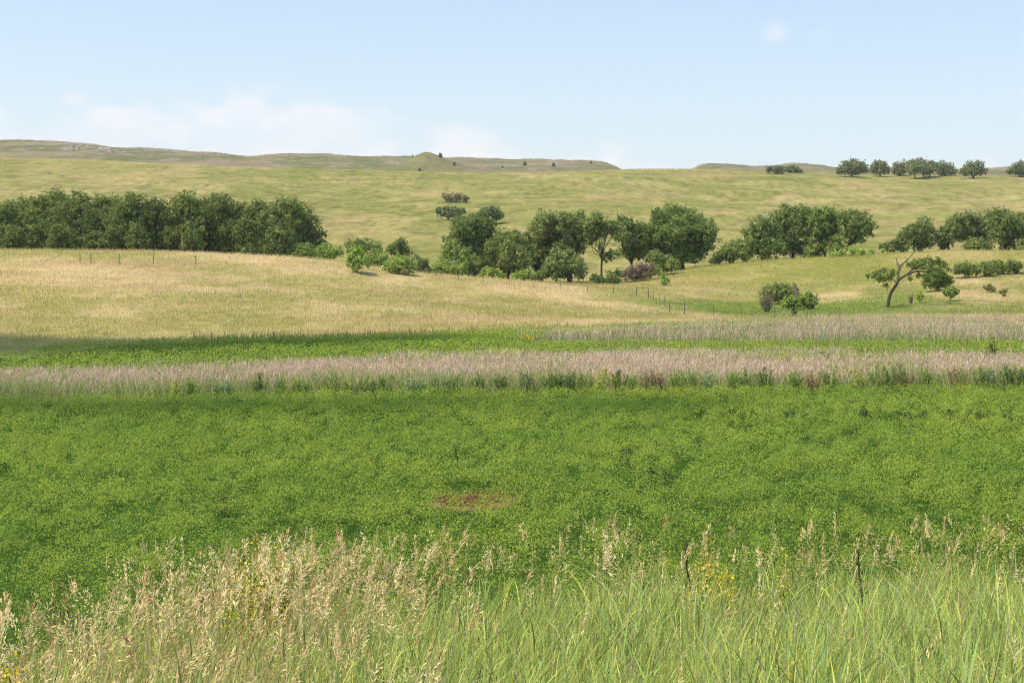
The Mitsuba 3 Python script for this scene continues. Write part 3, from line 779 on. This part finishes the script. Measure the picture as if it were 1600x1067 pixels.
# trees on the hillside and the skyline
HL = [
    ('hillside_tree', 'small round tree on the hillside with its shadow to the right', 'tree', (766, 351), 766, [(760, 332, 9), (772, 331, 10), (752, 337, 7), (780, 336, 6), (768, 341, 7)], (.058, .09, .034), .24),
    ('hillside_tree', 'flat wide low tree on the hillside left of the small round one', 'tree', (700, 344), 700, [(692, 331, 8), (703, 332, 8), (686, 329, 5), (714, 333, 8), (722, 330, 5)], (.056, .09, .033), .2),
    ('hillside_shrub', 'pale grey green shrub higher up on the hillside, alone', 'shrub', (710, 317), 710, [(700, 308, 6), (710, 309, 7), (720, 308, 6), (728, 310, 4), (695, 306, 4)], (.10, .125, .065), .15),
]
for i, (nm, lab, cat, D, bu, L, tone, tr) in enumerate(HL):
    D = hit(*D, d0=255)
    tree(nm, lab, cat, None, D, bu, L, tone=tone, tr=tr, seed=940 + i, fork=.3)
SK = [
    ('wide dark tree at the left of the skyline row', 1331, [(1318, 263, 9), (1330, 259, 9), (1343, 260, 9), (1350, 265, 7), (1312, 268, 5), (1333, 266, 8)]),
    ('second tree of the skyline row, narrower and pale', 1375, [(1370, 260, 8), (1380, 261, 8), (1376, 266, 8), (1366, 266, 6), (1386, 266, 5)]),
    ('third tree of the skyline row at the left of the long clump', 1407, [(1402, 262, 8), (1412, 260, 8), (1408, 267, 6), (1398, 266, 5)]),
    ('fourth tree of the skyline row, the highest of the long clump', 1430, [(1424, 257, 8), (1436, 256, 8), (1430, 264, 9), (1420, 266, 6), (1442, 264, 7)]),
    ('fifth tree of the skyline row inside the long clump', 1453, [(1448, 259, 8), (1458, 260, 8), (1452, 267, 7), (1444, 268, 5)]),
    ('sixth tree of the skyline row at the right of the long clump', 1477, [(1470, 260, 8), (1482, 263, 8), (1476, 269, 6), (1490, 268, 5), (1466, 268, 5)]),
    ('round tree standing apart on the skyline right of the long clump', 1521, [(1514, 263, 9), (1528, 261, 9), (1520, 268, 9), (1506, 269, 6), (1536, 268, 6)]),
    ('tree on the skyline cut by the right edge', 1592, [(1586, 263, 8), (1598, 260, 9), (1578, 268, 5), (1608, 264, 9), (1594, 268, 7)]),
    ('low dark clump of brush on the skyline, right half', 1238, [(1238, 264, 6), (1246, 266, 5), (1230, 265, 5), (1250, 269, 4), (1236, 269, 4)]),
    ('low dark clump of brush on the skyline, left half', 1212, [(1206, 265, 4), (1214, 264, 5), (1222, 266, 5), (1200, 267, 3), (1212, 268, 4)]),
]
for i, (lab, bu, L) in enumerate(SK):
    D = 745 + 12 * (i % 3)
    tree('skyline_tree' if i < 8 else 'skyline_shrub', lab, 'tree' if i < 8 else 'shrub', 'trees on the hill crest', D, bu, L, tone=np.array([.060, .088, .040]), tr=.5, seed=960 + i, fork=.26, size=.90, depth=.8, cut=False)
JUN = [(688, 243, 3.6, 1290, 'dark juniper on the right shoulder of the green knob against the sky'), (710, 254, 2.8, 1270, 'dark juniper just below the right shoulder of the green knob'), (656, 263, 2.6, 1180, 'dark juniper low at the foot of the green knob'),
       (645, 242, 1.8, 1300, 'tiny dark juniper near the top of the green knob'), (865, 258, 3.0, 1400, 'dark juniper on the ridge slope right of the knob'), (820, 255, 3.0, 1420, 'low dark scrub on the ridge slope between knob and the right juniper'), (785, 261, 1.8, 1350, 'small dark dot of scrub low on the ridge slope'), (924, 254, 2.0, 1500, 'small dark shrub near the right end of the ridge')]
for i, (u, y, rad, D, lab) in enumerate(JUN):
    r = rng(980 + i)
    g = ground(u, D); m = D / F; R = rad * m
    key = key_for('juniper')
    cs = np.array([g + [0, 0, R * .8], g + [R * .3, 0, R * .45], g + [-R * .35, .2, R * .5], g + [0, 0, R * 1.5]]); Rs = np.array([R * .75, R * .55, R * .55, R * .5])
    v, f, c = foliage(cs, Rs, R * .42, r, (.032, .050, .026), 1.6)
    put(key + '__crown', (v, f), 'tree_leaf', color=c)
    put(key + '__trunk', tube([g - [0, 0, .4], g + [0, 0, R * .6], g + [0, 0, R * 1.4]], [R * .12, R * .1, R * .04], 5), 'bark', smooth=True)
    tag(key, lab, 'juniper' if 'juniper' in lab else 'shrub', 'junipers on the ridge')

# bushes in and above the green hollow on the right
HB = [
    ('bush', 'dark dense thicket under the leaning tree foliage, right side', [(1450, 432, 8), (1462, 430, 8), (1474, 431, 8), (1458, 437, 9), (1470, 436, 9), (1478, 443, 8), (1450, 444, 8), (1464, 446, 9), (1484, 438, 6)], (1466, 455), (.052, .092, .024)),
    ('bush', 'small round shrub on thin stems right of the dark thicket', [(1484, 453, 7), (1492, 455, 6), (1478, 456, 6), (1486, 461, 5)], (1486, 471), (.070, .115, .035)),
    ('bush', 'first bush from the left in the row high on the right swell', [(1500, 419, 8), (1512, 417, 8), (1522, 421, 7), (1494, 424, 6), (1510, 426, 6)], (1508, 434), (.066, .105, .036)),
    ('bush', 'second bush in the row high on the right swell', [(1536, 418, 8), (1546, 420, 8), (1530, 424, 6), (1542, 426, 6)], (1540, 432), (.066, .105, .034)),
    ('bush', 'third and tallest bush in the row high on the right swell', [(1554, 415, 8), (1564, 414, 7), (1558, 422, 8), (1570, 420, 6)], (1560, 429), (.070, .112, .034)),
    ('bush', 'rightmost bush in the row high on the right swell', [(1580, 414, 8), (1590, 416, 7), (1576, 420, 7), (1588, 422, 5)], (1582, 428), (.058, .095, .030)),
    ('bush', 'wide bush with a rounded left side in front of the grey snag', [(1206, 455, 9), (1220, 451, 10), (1234, 454, 10), (1214, 464, 10), (1228, 464, 10), (1196, 458, 8), (1242, 460, 8)], (1220, 475), (.078, .112, .040)),
    ('bush', 'fresh green bush right of the wide one, between the two grey snags', [(1240, 470, 9), (1254, 467, 8), (1264, 464, 7), (1230, 472, 8), (1250, 476, 7), (1262, 474, 6)], (1246, 484), (.078, .13, .034)),
    ('bush', 'small leafy bush around the foot of the right grey snag', [(1272, 472, 5), (1276, 468, 4), (1266, 478, 4)], (1272, 483), (.078, .12, .04)),
    ('sapling', 'tiny upright sapling in the hollow between leaning tree and round shrub', [(1437, 458, 4), (1438, 463, 4), (1435, 466, 3)], (1437, 474), (.085, .145, .036)),
    ('sapling', 'very small dark upright shrub at the pink grass edge below the snags', [(1240, 486, 3), (1241, 490, 2.5), (1239, 482, 2)], (1240, 494), (.045, .07, .025)),
    ('bush', 'thin low bush on the bare right slope, left one of two', [(1540, 450, 4), (1548, 449, 4), (1552, 453, 3)], (1545, 457), (.08, .105, .045)),
    ('bush', 'thin low bush on the bare right slope, right one of two', [(1565, 456, 3.5), (1571, 453, 3), (1568, 460, 3)], (1567, 464), (.08, .105, .045)),
]
for i, (nm, lab, L, bu, tone) in enumerate(HB):
    D = hit(*bu, d0=100) or 170
    tree(nm, lab, 'shrub' if nm == 'bush' else 'sapling', 'bushes around the green hollow', D, bu[0], L, tone=tone, tr=.07, seed=1000 + i, fork=.2, size=.20, cov=1.25)


def polybranch(pts, D, rads, dd, k=7):
    p = np.array([P(u, y, D + d) for (u, y), d in zip(pts, dd)])
    t = np.linspace(0, 1, len(p)); tt = np.linspace(0, 1, len(p) * 3)
    return tube(np.stack([PchipInterpolator(t, p[:, i])(tt) for i in range(3)], 1), np.interp(tt, t, rads), k)


# grey bare bush at the left of the wide bush
def twig_bush(name, label, u, y, wpx, hpx, seed, n=60, mat='twig'):
    r = rng(seed); D = hit(u, y, d0=60) or 160; m = D / F
    g = ground(u, D); parts = []
    for i in range(n):
        a = r.uniform(0, 2 * math.pi); s = r.random() ** .6
        e = g + [math.cos(a) * wpx * .5 * m * s, math.sin(a) * wpx * .5 * m * s, hpx * m * r.uniform(.55, 1.0) * (1 - .35 * s * s)]
        b0 = g + [math.cos(a) * wpx * .1 * m * s, math.sin(a) * wpx * .1 * m * s, -.05]
        L = bend(b0, e, r, .07, 4)
        parts.append(tube(L, [.030, .026, .020, .008], 3))
        for _ in range(2):
            parts.append(tube(bend(L[2], L[2] + (e - b0) * .4 + r.normal(size=3) * wpx * .12 * m, r, .08, 3), [.016, .012, .006], 3))
    key = key_for(name); put(key, join(parts), mat); tag(key, label, 'bush'); return key


twig_bush('bare_bush', 'grey brown leafless bush at the left end of the bushes in the hollow', 1198, 488, 24, 32, 1101, 80)
twig_bush('bare_bush', 'small grey twiggy bush left of the tiny sapling in the hollow', 1424, 475, 10, 16, 1102, 24)
twig_bush('bare_bush', 'brown twiggy bush mixed into the pale grey bush of the creek gap', 990, 437, 30, 22, 1103, 60)


def snag(label, pts, rads, seed, base):
    D = hit(*base, d0=100) or 165
    parts = [polybranch(pts, D, rads, np.linspace(0, .3, len(pts)))]
    key = key_for('dead_snag'); put(key, join(parts), 'grey_wood', smooth=50); tag(key, label, 'dead tree'); return D


snag('grey broken dead trunk sticking up behind the wide bush', [(1247, 472), (1245, 460), (1243, 452), (1241, 446), (1239, 441)], [.26, .24, .21, .17, .07], 1, (1246, 484))
snag('leaning grey dead trunk at the right end of the bushes in the hollow', [(1268, 482), (1271, 474), (1274, 466), (1278, 458)], [.20, .17, .13, .04], 2, (1269, 483))

# the leaning half dead tree
D0 = hit(1387, 481, d0=100) or 150
r = rng(77)
k0 = 'leaning_tree'; used[k0] = 1
m = D0 / F
put(k0 + '__trunk', polybranch([(1387, 483), (1388, 474), (1390, 463), (1395, 453), (1401, 444), (1404, 436)], D0, np.array([3.2, 2.7, 2.5, 2.4, 2.2, 1.8]) * m, [0, 0, .1, .2, .2, .2], 9), 'bark', smooth=50)
limbs = [
    ('limb', [(1403, 439), (1412, 432), (1424, 426), (1436, 424), (1450, 425), (1462, 423)], [3.0, 2.7, 2.4, 2.1, 1.6, .6], [.2, .1, -.2, -.5, -.8, -1], 'bark'),
    ('limb', [(1403, 438), (1414, 431), (1426, 421), (1440, 415), (1455, 408)], [2.4, 2.0, 1.7, 1.2, .4], [.2, .4, .8, 1.2, 1.6], 'bark'),
    ('limb', [(1401, 443), (1392, 434), (1382, 430), (1370, 427)], [1.6, 1.3, 1.0, .3], [.2, .6, 1.0, 1.3], 'bark'),
    ('dead_branch', [(1403, 438), (1404, 427), (1406, 417), (1413, 410), (1420, 404), (1427, 395), (1430, 390)], [3.4, 2.9, 2.7, 2.1, 1.6, 1.0, .4], [.2, .2, .1, 0, -.1, -.2, -.3], 'grey_wood'),
    ('dead_branch', [(1406, 418), (1402, 411), (1401, 405), (1399, 402)], [2.2, 1.6, 1.0, .4], [.1, .2, .3, .3], 'grey_wood'),
    ('dead_branch', [(1419, 405), (1413, 401), (1410, 397)], [.8, .45, .15], [-.1, -.1, 0], 'grey_wood'),
    ('dead_branch', [(1430, 420), (1444, 412), (1452, 404), (1456, 402)], [.9, .6, .3, .1], [.8, .8, .6, .5], 'grey_wood'),
]
cnt = {}
for nm, pts, rads, dd, mat in limbs:
    cnt[nm] = cnt.get(nm, -1) + 1
    put(f'{k0}__{nm}' + (f'_{cnt[nm]:03d}' if cnt[nm] else ''), polybranch(pts, D0, np.array(rads) * .6 * m, dd, 6), mat, smooth=50)
L = [(1366, 430, 6), (1374, 428, 7), (1384, 425, 7), (1394, 427, 7), (1386, 434, 7), (1376, 437, 5), (1356, 430, 4), (1385, 447, 4), (1424, 413, 6), (1436, 409, 7), (1448, 407, 7), (1460, 411, 7), (1470, 412, 6), (1476, 416, 5), (1444, 418, 6), (1458, 420, 6), (1430, 418, 5), (1468, 422, 5), (1436, 430, 4), (1422, 436, 4), (1380, 432, 6), (1390, 431, 6), (1370, 434, 4), (1440, 414, 6), (1454, 414, 6), (1428, 408, 4), (1480, 420, 4), (1466, 404, 4)]
cs = np.array([P(u, y, D0 + r.normal() * .9 + .5) for u, y, q in L]); Rs = np.array([q * m * 1.15 for _, _, q in L])
tw = []
ends = np.array([P(u, y, D0 + .3) for u, y in ((1370, 427), (1382, 430), (1392, 434), (1424, 426), (1436, 424), (1450, 425), (1426, 421), (1440, 415), (1455, 408), (1444, 412))])
for c_ in cs:
    e = ends[np.argmin(np.linalg.norm(ends - c_, axis=1))]
    for q in range(3):
        tw.append(tube(bend(e, c_ + r.normal(size=3) * .3, r, .10, 4), [.035, .028, .02, .008], 4))
put(k0 + '__twig', join(tw), 'bark'); labels[k0 + '__twig'] = {'kind': 'stuff'}
v, f, c = foliage(cs, Rs, .17, r, (.070, .108, .034), .95, .8)
put(k0 + '__crown', (v, f), 'tree_leaf', color=c)
tag(k0, 'leaning half dead tree with a crooked dark trunk, bare top branches and thin flat foliage', 'tree')
print('tree leaves', nleaf)

# ------------------------------------------------------------------ boulders of the ridge
r = rng(1200)
ROCKS = [(r.uniform(96, 176), 0, r.uniform(1.1, 2.7), 'the large outcrop near the left end of the ridge') for _ in range(46)]
ROCKS = [(u, np.interp(u, [94, 135, 176], [234.5, 229, 236.5]) + r.normal() * 2.0, q, w) for u, _, q, w in ROCKS]
ROCKS += [(r.uniform(186, 240), r.uniform(235.5, 240), r.uniform(.8, 1.9), 'the broken ledge right of the large outcrop') for _ in range(12)]
ROCKS += [(r.uniform(300, 352), r.uniform(240, 243), r.uniform(.7, 1.3), 'the thin ledge under the ridge crest farther right') for _ in range(8)]
ROCKS += [(r.uniform(618, 632), r.uniform(252, 259), r.uniform(.7, 1.3), 'the bare slope at the left foot of the green knob') for _ in range(6)]
ROCKS += [(r.uniform(28, 50), r.uniform(226, 230), r.uniform(.8, 1.4), 'the small outcrop at the far left of the ridge') for _ in range(5)]
for u, y, q, where in ROCKS:
    D = hit(u, y, d0=960)
    if D is None: continue
    m = D / F; g = ground(u, D)
    s = trimesh.creation.icosphere(subdivisions=2)
    v = s.vertices
    v = v * (.72 + .6 * meshkit.noise(v * 1.4 + r.random(3) * 50))[:, None]
    v = np.clip(v, -.82, .82) * np.array([r.uniform(1.0, 2.0), r.uniform(.8, 1.3), r.uniform(.55, .95)]) * q * m * 1.25
    key = key_for('ridge_boulder'); put(key, (v + g + [0, -.3, q * m * .15], s.faces), 'rock')
    tag(key, f'pale grey boulder in {where}', 'boulder', f'boulders of {where}')

# ------------------------------------------------------------------ wire fence
used['wire_fence'] = 1
posts = [(640, 430), (680, 434.5), (717, 438), (755, 442), (796, 445.5), (834, 448.5), (876, 452), (918, 456), (958, 460), (994, 463.5), (1013, 465.5), (1021, 469), (1030, 473), (1038, 478), (1046, 490), (1069.5, 491.5), (1115, 494.5), (1159, 496), (1210, 497), (1262, 498), (1312, 499)]
r = rng(1300); tops = []
for i, (u, y) in enumerate(posts):
    D = hit(u, y, d0=110) or 170
    D = min(D, 190)
    g = ground(u, D); brace = i in (9, 10, 14, 15)
    hgt = r.uniform(1.0, 1.2) + (.12 if brace else 0); rad = .050 if brace else .030
    tp = g + [r.normal() * .03, 0, hgt]; tops.append((g, tp))
    put('wire_fence__post' + (f'_{i:03d}' if i else ''), tube(np.array([g - [0, 0, .4], g * .5 + tp * .5 + r.normal(size=3) * .01, tp]), [rad, rad, rad * .9], 6), 'grey_wood', smooth=50)
for n_, (a, b) in enumerate([(9, 10), (14, 15)]):
    pa, pb = tops[a][1] - [0, 0, .08], tops[b][1] - [0, 0, .08]
    put('wire_fence__rail' + (f'_{n_:03d}' if n_ else ''), tube([pa, pa * .5 + pb * .5, pb], [.026, .026, .025], 6), 'grey_wood', smooth=50)
for n_, fr in enumerate((.35, .62, .9)):
    w = [tops[i][0] * (1 - fr) + tops[i][1] * fr + [0, -.06, 0] for i in range(len(tops))]
    put('wire_fence__wire' + (f'_{n_:03d}' if n_ else ''), tube(np.array(w), [.006] * len(w), 4), 'grey_wood')
tag('wire_fence', 'old wire fence on grey wooden posts with two braced corners crossing the pasture', 'fence')
for i, (u, y) in enumerate([(125, 411), (142, 412), (186, 413), (240, 412), (306, 414)]):
    D = hit(u, y, d0=110) or 168
    g = ground(u, D)
    key = key_for('fence_post'); put(key, tube(np.array([g - [0, 0, .3], g + [0, 0, .6], g + [r.normal() * .05, 0, r.uniform(1.0, 1.25)]]), [.05, .05, .045], 6), 'grey_wood', smooth=50)
    tag(key, f'thin weathered fence post on the tan swell below the left grove, {ORD[i]} from the left', 'fence post', 'loose fence posts on the tan swell')

# ------------------------------------------------------------------ weeds
GREEN, DARK, OLIVE, RUST, GREY = [.13, .20, .045], [.080, .128, .036], [.24, .27, .07], [.22, .16, .095], [.19, .25, .13]


def weed_mesh(base, h, w, tone, r, stems=7, lpl=.10, per=16, flower=None):
    """(stems, leaves, flowers) of an upright bushy weed."""
    lines = []; P_ = []; A_ = []; FL_ = []
    for i in range(stems):
        a = r.uniform(0, 2 * math.pi); s = r.uniform(0, 1) ** .6
        top = base + [math.cos(a) * w * s, math.sin(a) * w * s, h * r.uniform(.7, 1.05) * (1 - .25 * s)]
        L = bend(base + [math.cos(a) * w * s * .25, math.sin(a) * w * s * .25, -.04], top, r, .04, 5)
        lines.append(tube(L, np.array([.012, .010, .008, .006, .003]) * max(h, .5), 4))
        t = r.uniform(.22, 1.0, per) * 3.999
        i0 = t.astype(int); fr = (t - i0)[:, None]
        p = L[i0] * (1 - fr) + L[i0 + 1] * fr
        o = unit(np.stack([r.normal(size=per), r.normal(size=per), r.normal(size=per) * .4 + .35], -1))
        P_.append(p + o * lpl * .45); A_.append(o)
        if flower:
            nf = 26
            t2 = r.uniform(.62, 1.0, nf) * 3.999; i1 = t2.astype(int); f2 = (t2 - i1)[:, None]
            FL_.append(L[i1] * (1 - f2) + L[i1 + 1] * f2 + r.normal(size=(nf, 3)) * .022)
    p, a = np.vstack(P_), np.vstack(A_)
    nr = unit(np.cross(a, r.normal(size=a.shape)) + [0, 0, .6])
    v, f, own = leaves(p, nr, lpl * r.uniform(.7, 1.3, len(p)), lpl * .42 * r.uniform(.8, 1.2, len(p)), r, axis=a)
    c = (np.array(tone) * r.uniform(.65, 1.35, (len(p), 1)))[own]
    sv, sf = join(lines)
    fl = None
    if flower:
        q = np.vstack(FL_); v2, f2, o2 = leaves(q, unit(r.normal(size=q.shape) + [0, 0, .3]), r.uniform(.010, .020, len(q)) * flower, .012 * flower, r)
        fl = (v2, f2, np.clip(np.array([.85, .70, .06]) * r.uniform(.7, 1.15, (len(q), 1)), 0, .9)[o2])
    return (sv, sf, np.tile(np.array(tone) * .9, (len(sv), 1))), (v, f, c), fl


def weed(name, label, cat, group, u, D, h, w, tone, seed, parts=False, flower=None, **kw):
    r = rng(seed); key = key_for(name)
    a, b, fl = weed_mesh(ground(u, D), h, w, tone, r, flower=flower, **kw)
    if parts or flower:
        put(key + '__stem', a[:2], 'leaf', color=a[2]); put(key + '__leaf', b[:2], 'leaf', color=b[2])
        labels[key + '__leaf'] = {'kind': 'stuff'}
        if fl: put(key + '__flower', fl[:2], 'straw', color=fl[2]); labels[key + '__flower'] = {'kind': 'stuff'}
    else:
        v, f = join([a[:2], b[:2]]); put(key, (v, f), 'leaf', color=np.vstack([a[2], b[2]]))
    tag(key, label, cat, group)


FRONT = [(272, 22, OLIVE), (297, 26, GREEN), (338, 20, GREY), (356, 22, GREY), (406, 30, DARK), (440, 22, GREEN), (470, 24, GREEN), (520, 30, GREEN), (548, 26, OLIVE), (575, 26, GREEN), (600, 30, GREEN), (640, 24, GREY), (655, 24, GREY), (688, 26, GREY), (711, 26, DARK), (748, 25, DARK), (782, 26, DARK),
         (823, 27, DARK), (864, 34, DARK), (876, 26, DARK), (894, 28, DARK), (915, 28, GREEN), (940, 30, OLIVE), (967, 30, DARK), (990, 26, GREEN), (1012, 34, RUST), (1030, 30, RUST), (1062, 28, GREEN), (1085, 26, GREEN), (1107, 30, GREY), (1140, 28, GREEN), (1165, 32, GREEN), (1196, 36, DARK), (1240, 30, GREEN),
         (1268, 30, RUST), (1300, 34, GREEN), (1340, 30, OLIVE), (1374, 36, GREEN), (1400, 38, DARK), (1412, 30, RUST), (1450, 30, GREEN), (1494, 34, RUST), (1530, 34, GREEN), (1548, 28, GREY), (1580, 36, DARK), (1597, 32, DARK)]
names = {id(OLIVE): 'yellowish olive', id(GREEN): 'fresh green', id(GREY): 'pale grey green', id(DARK): 'dark green', id(RUST): 'reddish brown'}
cnt = {}
for i, (u, hp, tone) in enumerate(FRONT):
    c = names[id(tone)]; cnt[c] = cnt.get(c, 0) + 1
    D = float(strip_front(u)) - .1 + .5 * rng(i).random()
    weed('weed', f'{c} weed fronting the pink grass, {ORD[cnt[c] - 1]} of that colour from the left', 'weed', 'weeds along the front of the pink grass', u, D, .34 + hp * D / F * 1.05, hp * D / F * .55, np.array(tone) * 1.95, 1400 + i, stems=18, per=28)
ROWW = [1128, 1142, 1162, 1181, 1236, 1258, 1345, 1352, 1400, 1416, 1430, 1445, 1482, 1498, 1512, 1528, 1545, 1575, 1592]
for i, u in enumerate(ROWW):
    r = rng(1500 + i)
    weed('field_weed', 'dark bluish weed standing above the crop in the thin row on the right', 'weed', 'dark weeds in a row in the crop', u, 46.3 + r.normal() * .35, r.uniform(.52, .68), .24, [.075, .112, .05], 1520 + i, stems=8, per=16)
for i, (u, D) in enumerate([(972, 37.6), (985, 37.2), (1018, 34.6), (1022, 34.3), (1040, 33.8), (712, 38.0), (350, 30.5)]):
    weed('crop_weed', f'single dark upright weed scattered in the crop, {ORD[i]} of these few', 'weed', None, u, D, .64, .12, [.10, .16, .06], 1550 + i, stems=5, per=14)
for i, (u, D, h) in enumerate([(783, 69.5, 1.0), (944, 57.8, 1.05), (958, 57.2, .95), (1226, 66.5, 1.1), (1243, 66.0, 1.0), (1262, 66.5, .9), (826, 86.0, .9), (1330, 60.5, 1.0)]):
    weed('yellow_clover', f'yellow flowering clover in the pink grass strip, {ORD[i]} of these', 'wild flower', 'yellow clover in the pink grass', u, D, h, .55, [.45, .50, .13], 1570 + i, stems=14, flower=3.6)
weed('leafy_weed', 'large pale leafy weed rising from the pink grass near the right edge', 'weed', None, 1550, 70.0, 1.55, .42, [.20, .27, .07], 1580, stems=12, lpl=.17, parts=True)
weed('leafy_weed', 'smaller dull green weed in the pink grass left of the large leafy one', 'weed', None, 1288, 66.8, 1.3, .32, [.16, .20, .08], 1581, stems=9, lpl=.13, parts=True)

# green undergrowth at the foot of the pink strip
r = rng(1600); n = 48000
X = r.uniform(-23.5, 23.5, n); D = r.uniform(50.5, 60, n); u = u_of(X, D)
dd = D - strip_front(u); pat = meshkit.fbm(np.stack([X / 1.5, D / 3, X * 0], -1), 3, seed=31)
k = (dd > -.25) & (dd < .6 + 4.5 * (pat - .25)); X, D, pat = X[k], D[k], pat[k]; n = len(X)
base = np.stack([X, D, height(X, D) - .02], -1)
v, f, own, _, _ = blades(base, .22 + r.uniform(.4, 1.0, n) * (.45 + 1.1 * pat), r.uniform(.014, .028, n), np.abs(r.normal(.22, .15, n)), np.abs(r.normal(.25, .2, n)), r, 3)
hue = r.random(n)[:, None]
col = np.where(hue < .62, [.30, .40, .11], np.where(hue < .82, [.46, .49, .24], [.66, .58, .36])) * r.uniform(.7, 1.2, (n, 1))
put('strip_undergrowth', (v, f), 'leaf', color=np.clip(col[own], 0, .9)); tag('strip_undergrowth', 'mixed green and straw undergrowth along the front foot of the pink grass', 'grass', kind='stuff')

# brown dead stalks along the far edge of the crop
r = rng(1610); n = 900
u = r.uniform(300, 900, n); D = field_edge(u) + np.abs(r.normal(.3, .5, n)); X = (u - 800) / F * D
base = np.stack([X, D, height(X, D) - .03], -1)
v, f, own, _, _ = blades(base, r.uniform(.35, .85, n), r.uniform(.03, .06, n), np.abs(r.normal(.08, .08, n)), np.abs(r.normal(.05, .1, n)), r, 2)
col = np.where((r.random(n) < .6)[:, None], [.30, .20, .12], [.50, .40, .24]) * r.uniform(.6, 1.2, (n, 1))
put('edge_stalks', (v, f), 'straw', color=col[own]); tag('edge_stalks', 'reddish brown dead stalks in a thin row along the far edge of the green crop', 'dead stalks', kind='stuff')


# ------------------------------------------------------------------ foreground flowers and stalks
def tip_height(u, y, D): return float((P(u, y, D) - ground(u, D))[2])


for i, (u, y, D, w, lab) in enumerate([(392, 826, 9.7, .12, 'yellow flowering clover at the left, leftmost of the group above the straw seed heads'), (418, 832, 9.6, .10, 'yellow flowering clover at the left, in the middle of the group above the seed heads'), (440, 824, 9.9, .08, 'yellow flowering clover at the left, rightmost of the group above the seed heads'), (372, 852, 9.3, .08, 'yellow flowering clover at the left, lowest of the group among the seed heads'),
                                       (1106, 836, 11.4, .16, 'broad yellow clover right of the middle, largest of those above the green grass'), (1126, 842, 11.2, .10, 'yellow clover right beside the broad one above the green grass'), (1142, 860, 10.8, .07, 'small bright yellow clover just below the broad one'), (1104, 796, 11.6, .03, 'single tall thin yellow flower spike above the broad clover'), (1228, 848, 11.3, .08, 'pale yellow clover among the seed heads farther right'), (1076, 886, 10.8, .06, 'low yellow clover beside the dark dead stalk'),
                                       (1250, 1008, 7.0, .05, 'small yellow clover low in the green grass at the bottom right, left one'), (1318, 1034, 6.6, .05, 'small yellow clover low in the green grass at the bottom right, right one'), (14, 1010, 6.2, .05, 'tiny yellow flowers at the far bottom left corner')]):
    weed('sweet_clover', lab, 'wild flower', None, u, D, tip_height(u, y, D), w, [.40, .46, .13], 1620 + i, stems=(14 if w > .07 else 6), lpl=.04, per=20, flower=1.5)
for i, (top, bot, D, lab) in enumerate([((1073, 846), (1092, 925), 10.9, 'dark brown dead weed stalk leaning left of the broad yellow clover'), ((1341, 858), (1344, 945), 11.0, 'dark upright dead weed stalk with withered leaves on the right')]):
    r = rng(1650 + i); key = key_for('dead_weed_stalk')
    t_, b_ = P(*top, D), P(*bot, D)
    g = ground(bot[0], D); L = bend(g, t_, r, .02, 6)
    put(key + '__stem', tube(L, [.011, .011, .010, .009, .008, .006], 6), 'bark', smooth=50)
    nn = 46 if i else 26
    tt = r.uniform(.35, 1, nn) * 4.99; i0 = tt.astype(int); fr = (tt - i0)[:, None]
    p = L[i0] * (1 - fr) + L[i0 + 1] * fr + r.normal(size=(nn, 3)) * [.018, .018, .02]
    v, f, own = leaves(p, unit(r.normal(size=(nn, 3))), r.uniform(.02, .06, nn), r.uniform(.008, .02, nn), r)
    labels[key + '__leaf'] = {'kind': 'stuff'}
    put(key + '__leaf', (v, f), 'straw', color=(np.array([.085, .065, .04]) * r.uniform(.6, 1.5, (nn, 1)))[own])
    tag(key, lab, 'dead weed')

# ------------------------------------------------------------------ small low clouds whose shade lies on the fields
def cloud(spots, seed, alt=400.0):
    r = rng(seed); parts = []
    s = trimesh.creation.icosphere(subdivisions=1)
    for x, y, rad in spots:
        c = np.array([x, y, 0.0]) + SUN * (alt + r.uniform(-6, 6)) / SUN[2]
        v = s.vertices * (.75 + .5 * meshkit.noise(s.vertices * 1.7 + r.random(3) * 40))[:, None] * rad * [1.25, 1, .8]
        parts.append((v + c, s.faces))
    key = key_for('cloud'); put(key, join(parts), 'cloud_white', smooth=True)
    tag(key, 'small ragged white cloud overhead', 'cloud', kind='structure')


matte('cloud_white', {'type': 'rgb', 'value': [.9, .9, .9]})
r = rng(1700)
sp = []
for _ in range(190):
    x = r.uniform(-44, -4); hw = np.interp(x, [-44, -30, -20, -10, -4], [8, 8.5, 6.5, 4.0, 1.6])
    sp.append((x, np.interp(x, [-44, -30, -22, -10, -4], [80, 81, 84, 88.5, 91]) + r.uniform(-1, 1) * hw, r.uniform(1.1, 2.3)))
cloud(sp, 1701)
sp = []
for _ in range(62):
    x = r.uniform(-24, 10)
    sp.append((x, 50.2 + .05 * x + r.normal() * 1.1, r.uniform(.7, 1.3)))
cloud(sp, 1702)


# ------------------------------------------------------------------ the summer haze
scene['haze_air'] = {'type': 'homogeneous', 'albedo': {'type': 'rgb', 'value': [.95, .95, .95]}, 'sigma_t': {'type': 'rgb', 'value': [.00007, .00008, .00010]}}
scene['haze'] = {'type': 'cube', 'bsdf': {'type': 'null'}, 'interior': {'type': 'ref', 'id': 'haze_air'},
                 'to_world': T().translate([0, 1300, 100]).scale([9500, 1600, 190])}
scene['camera']['medium'] = {'type': 'ref', 'id': 'haze_air'}
tag('haze', 'thin pale summer haze over the far hills', 'haze', kind='stuff')
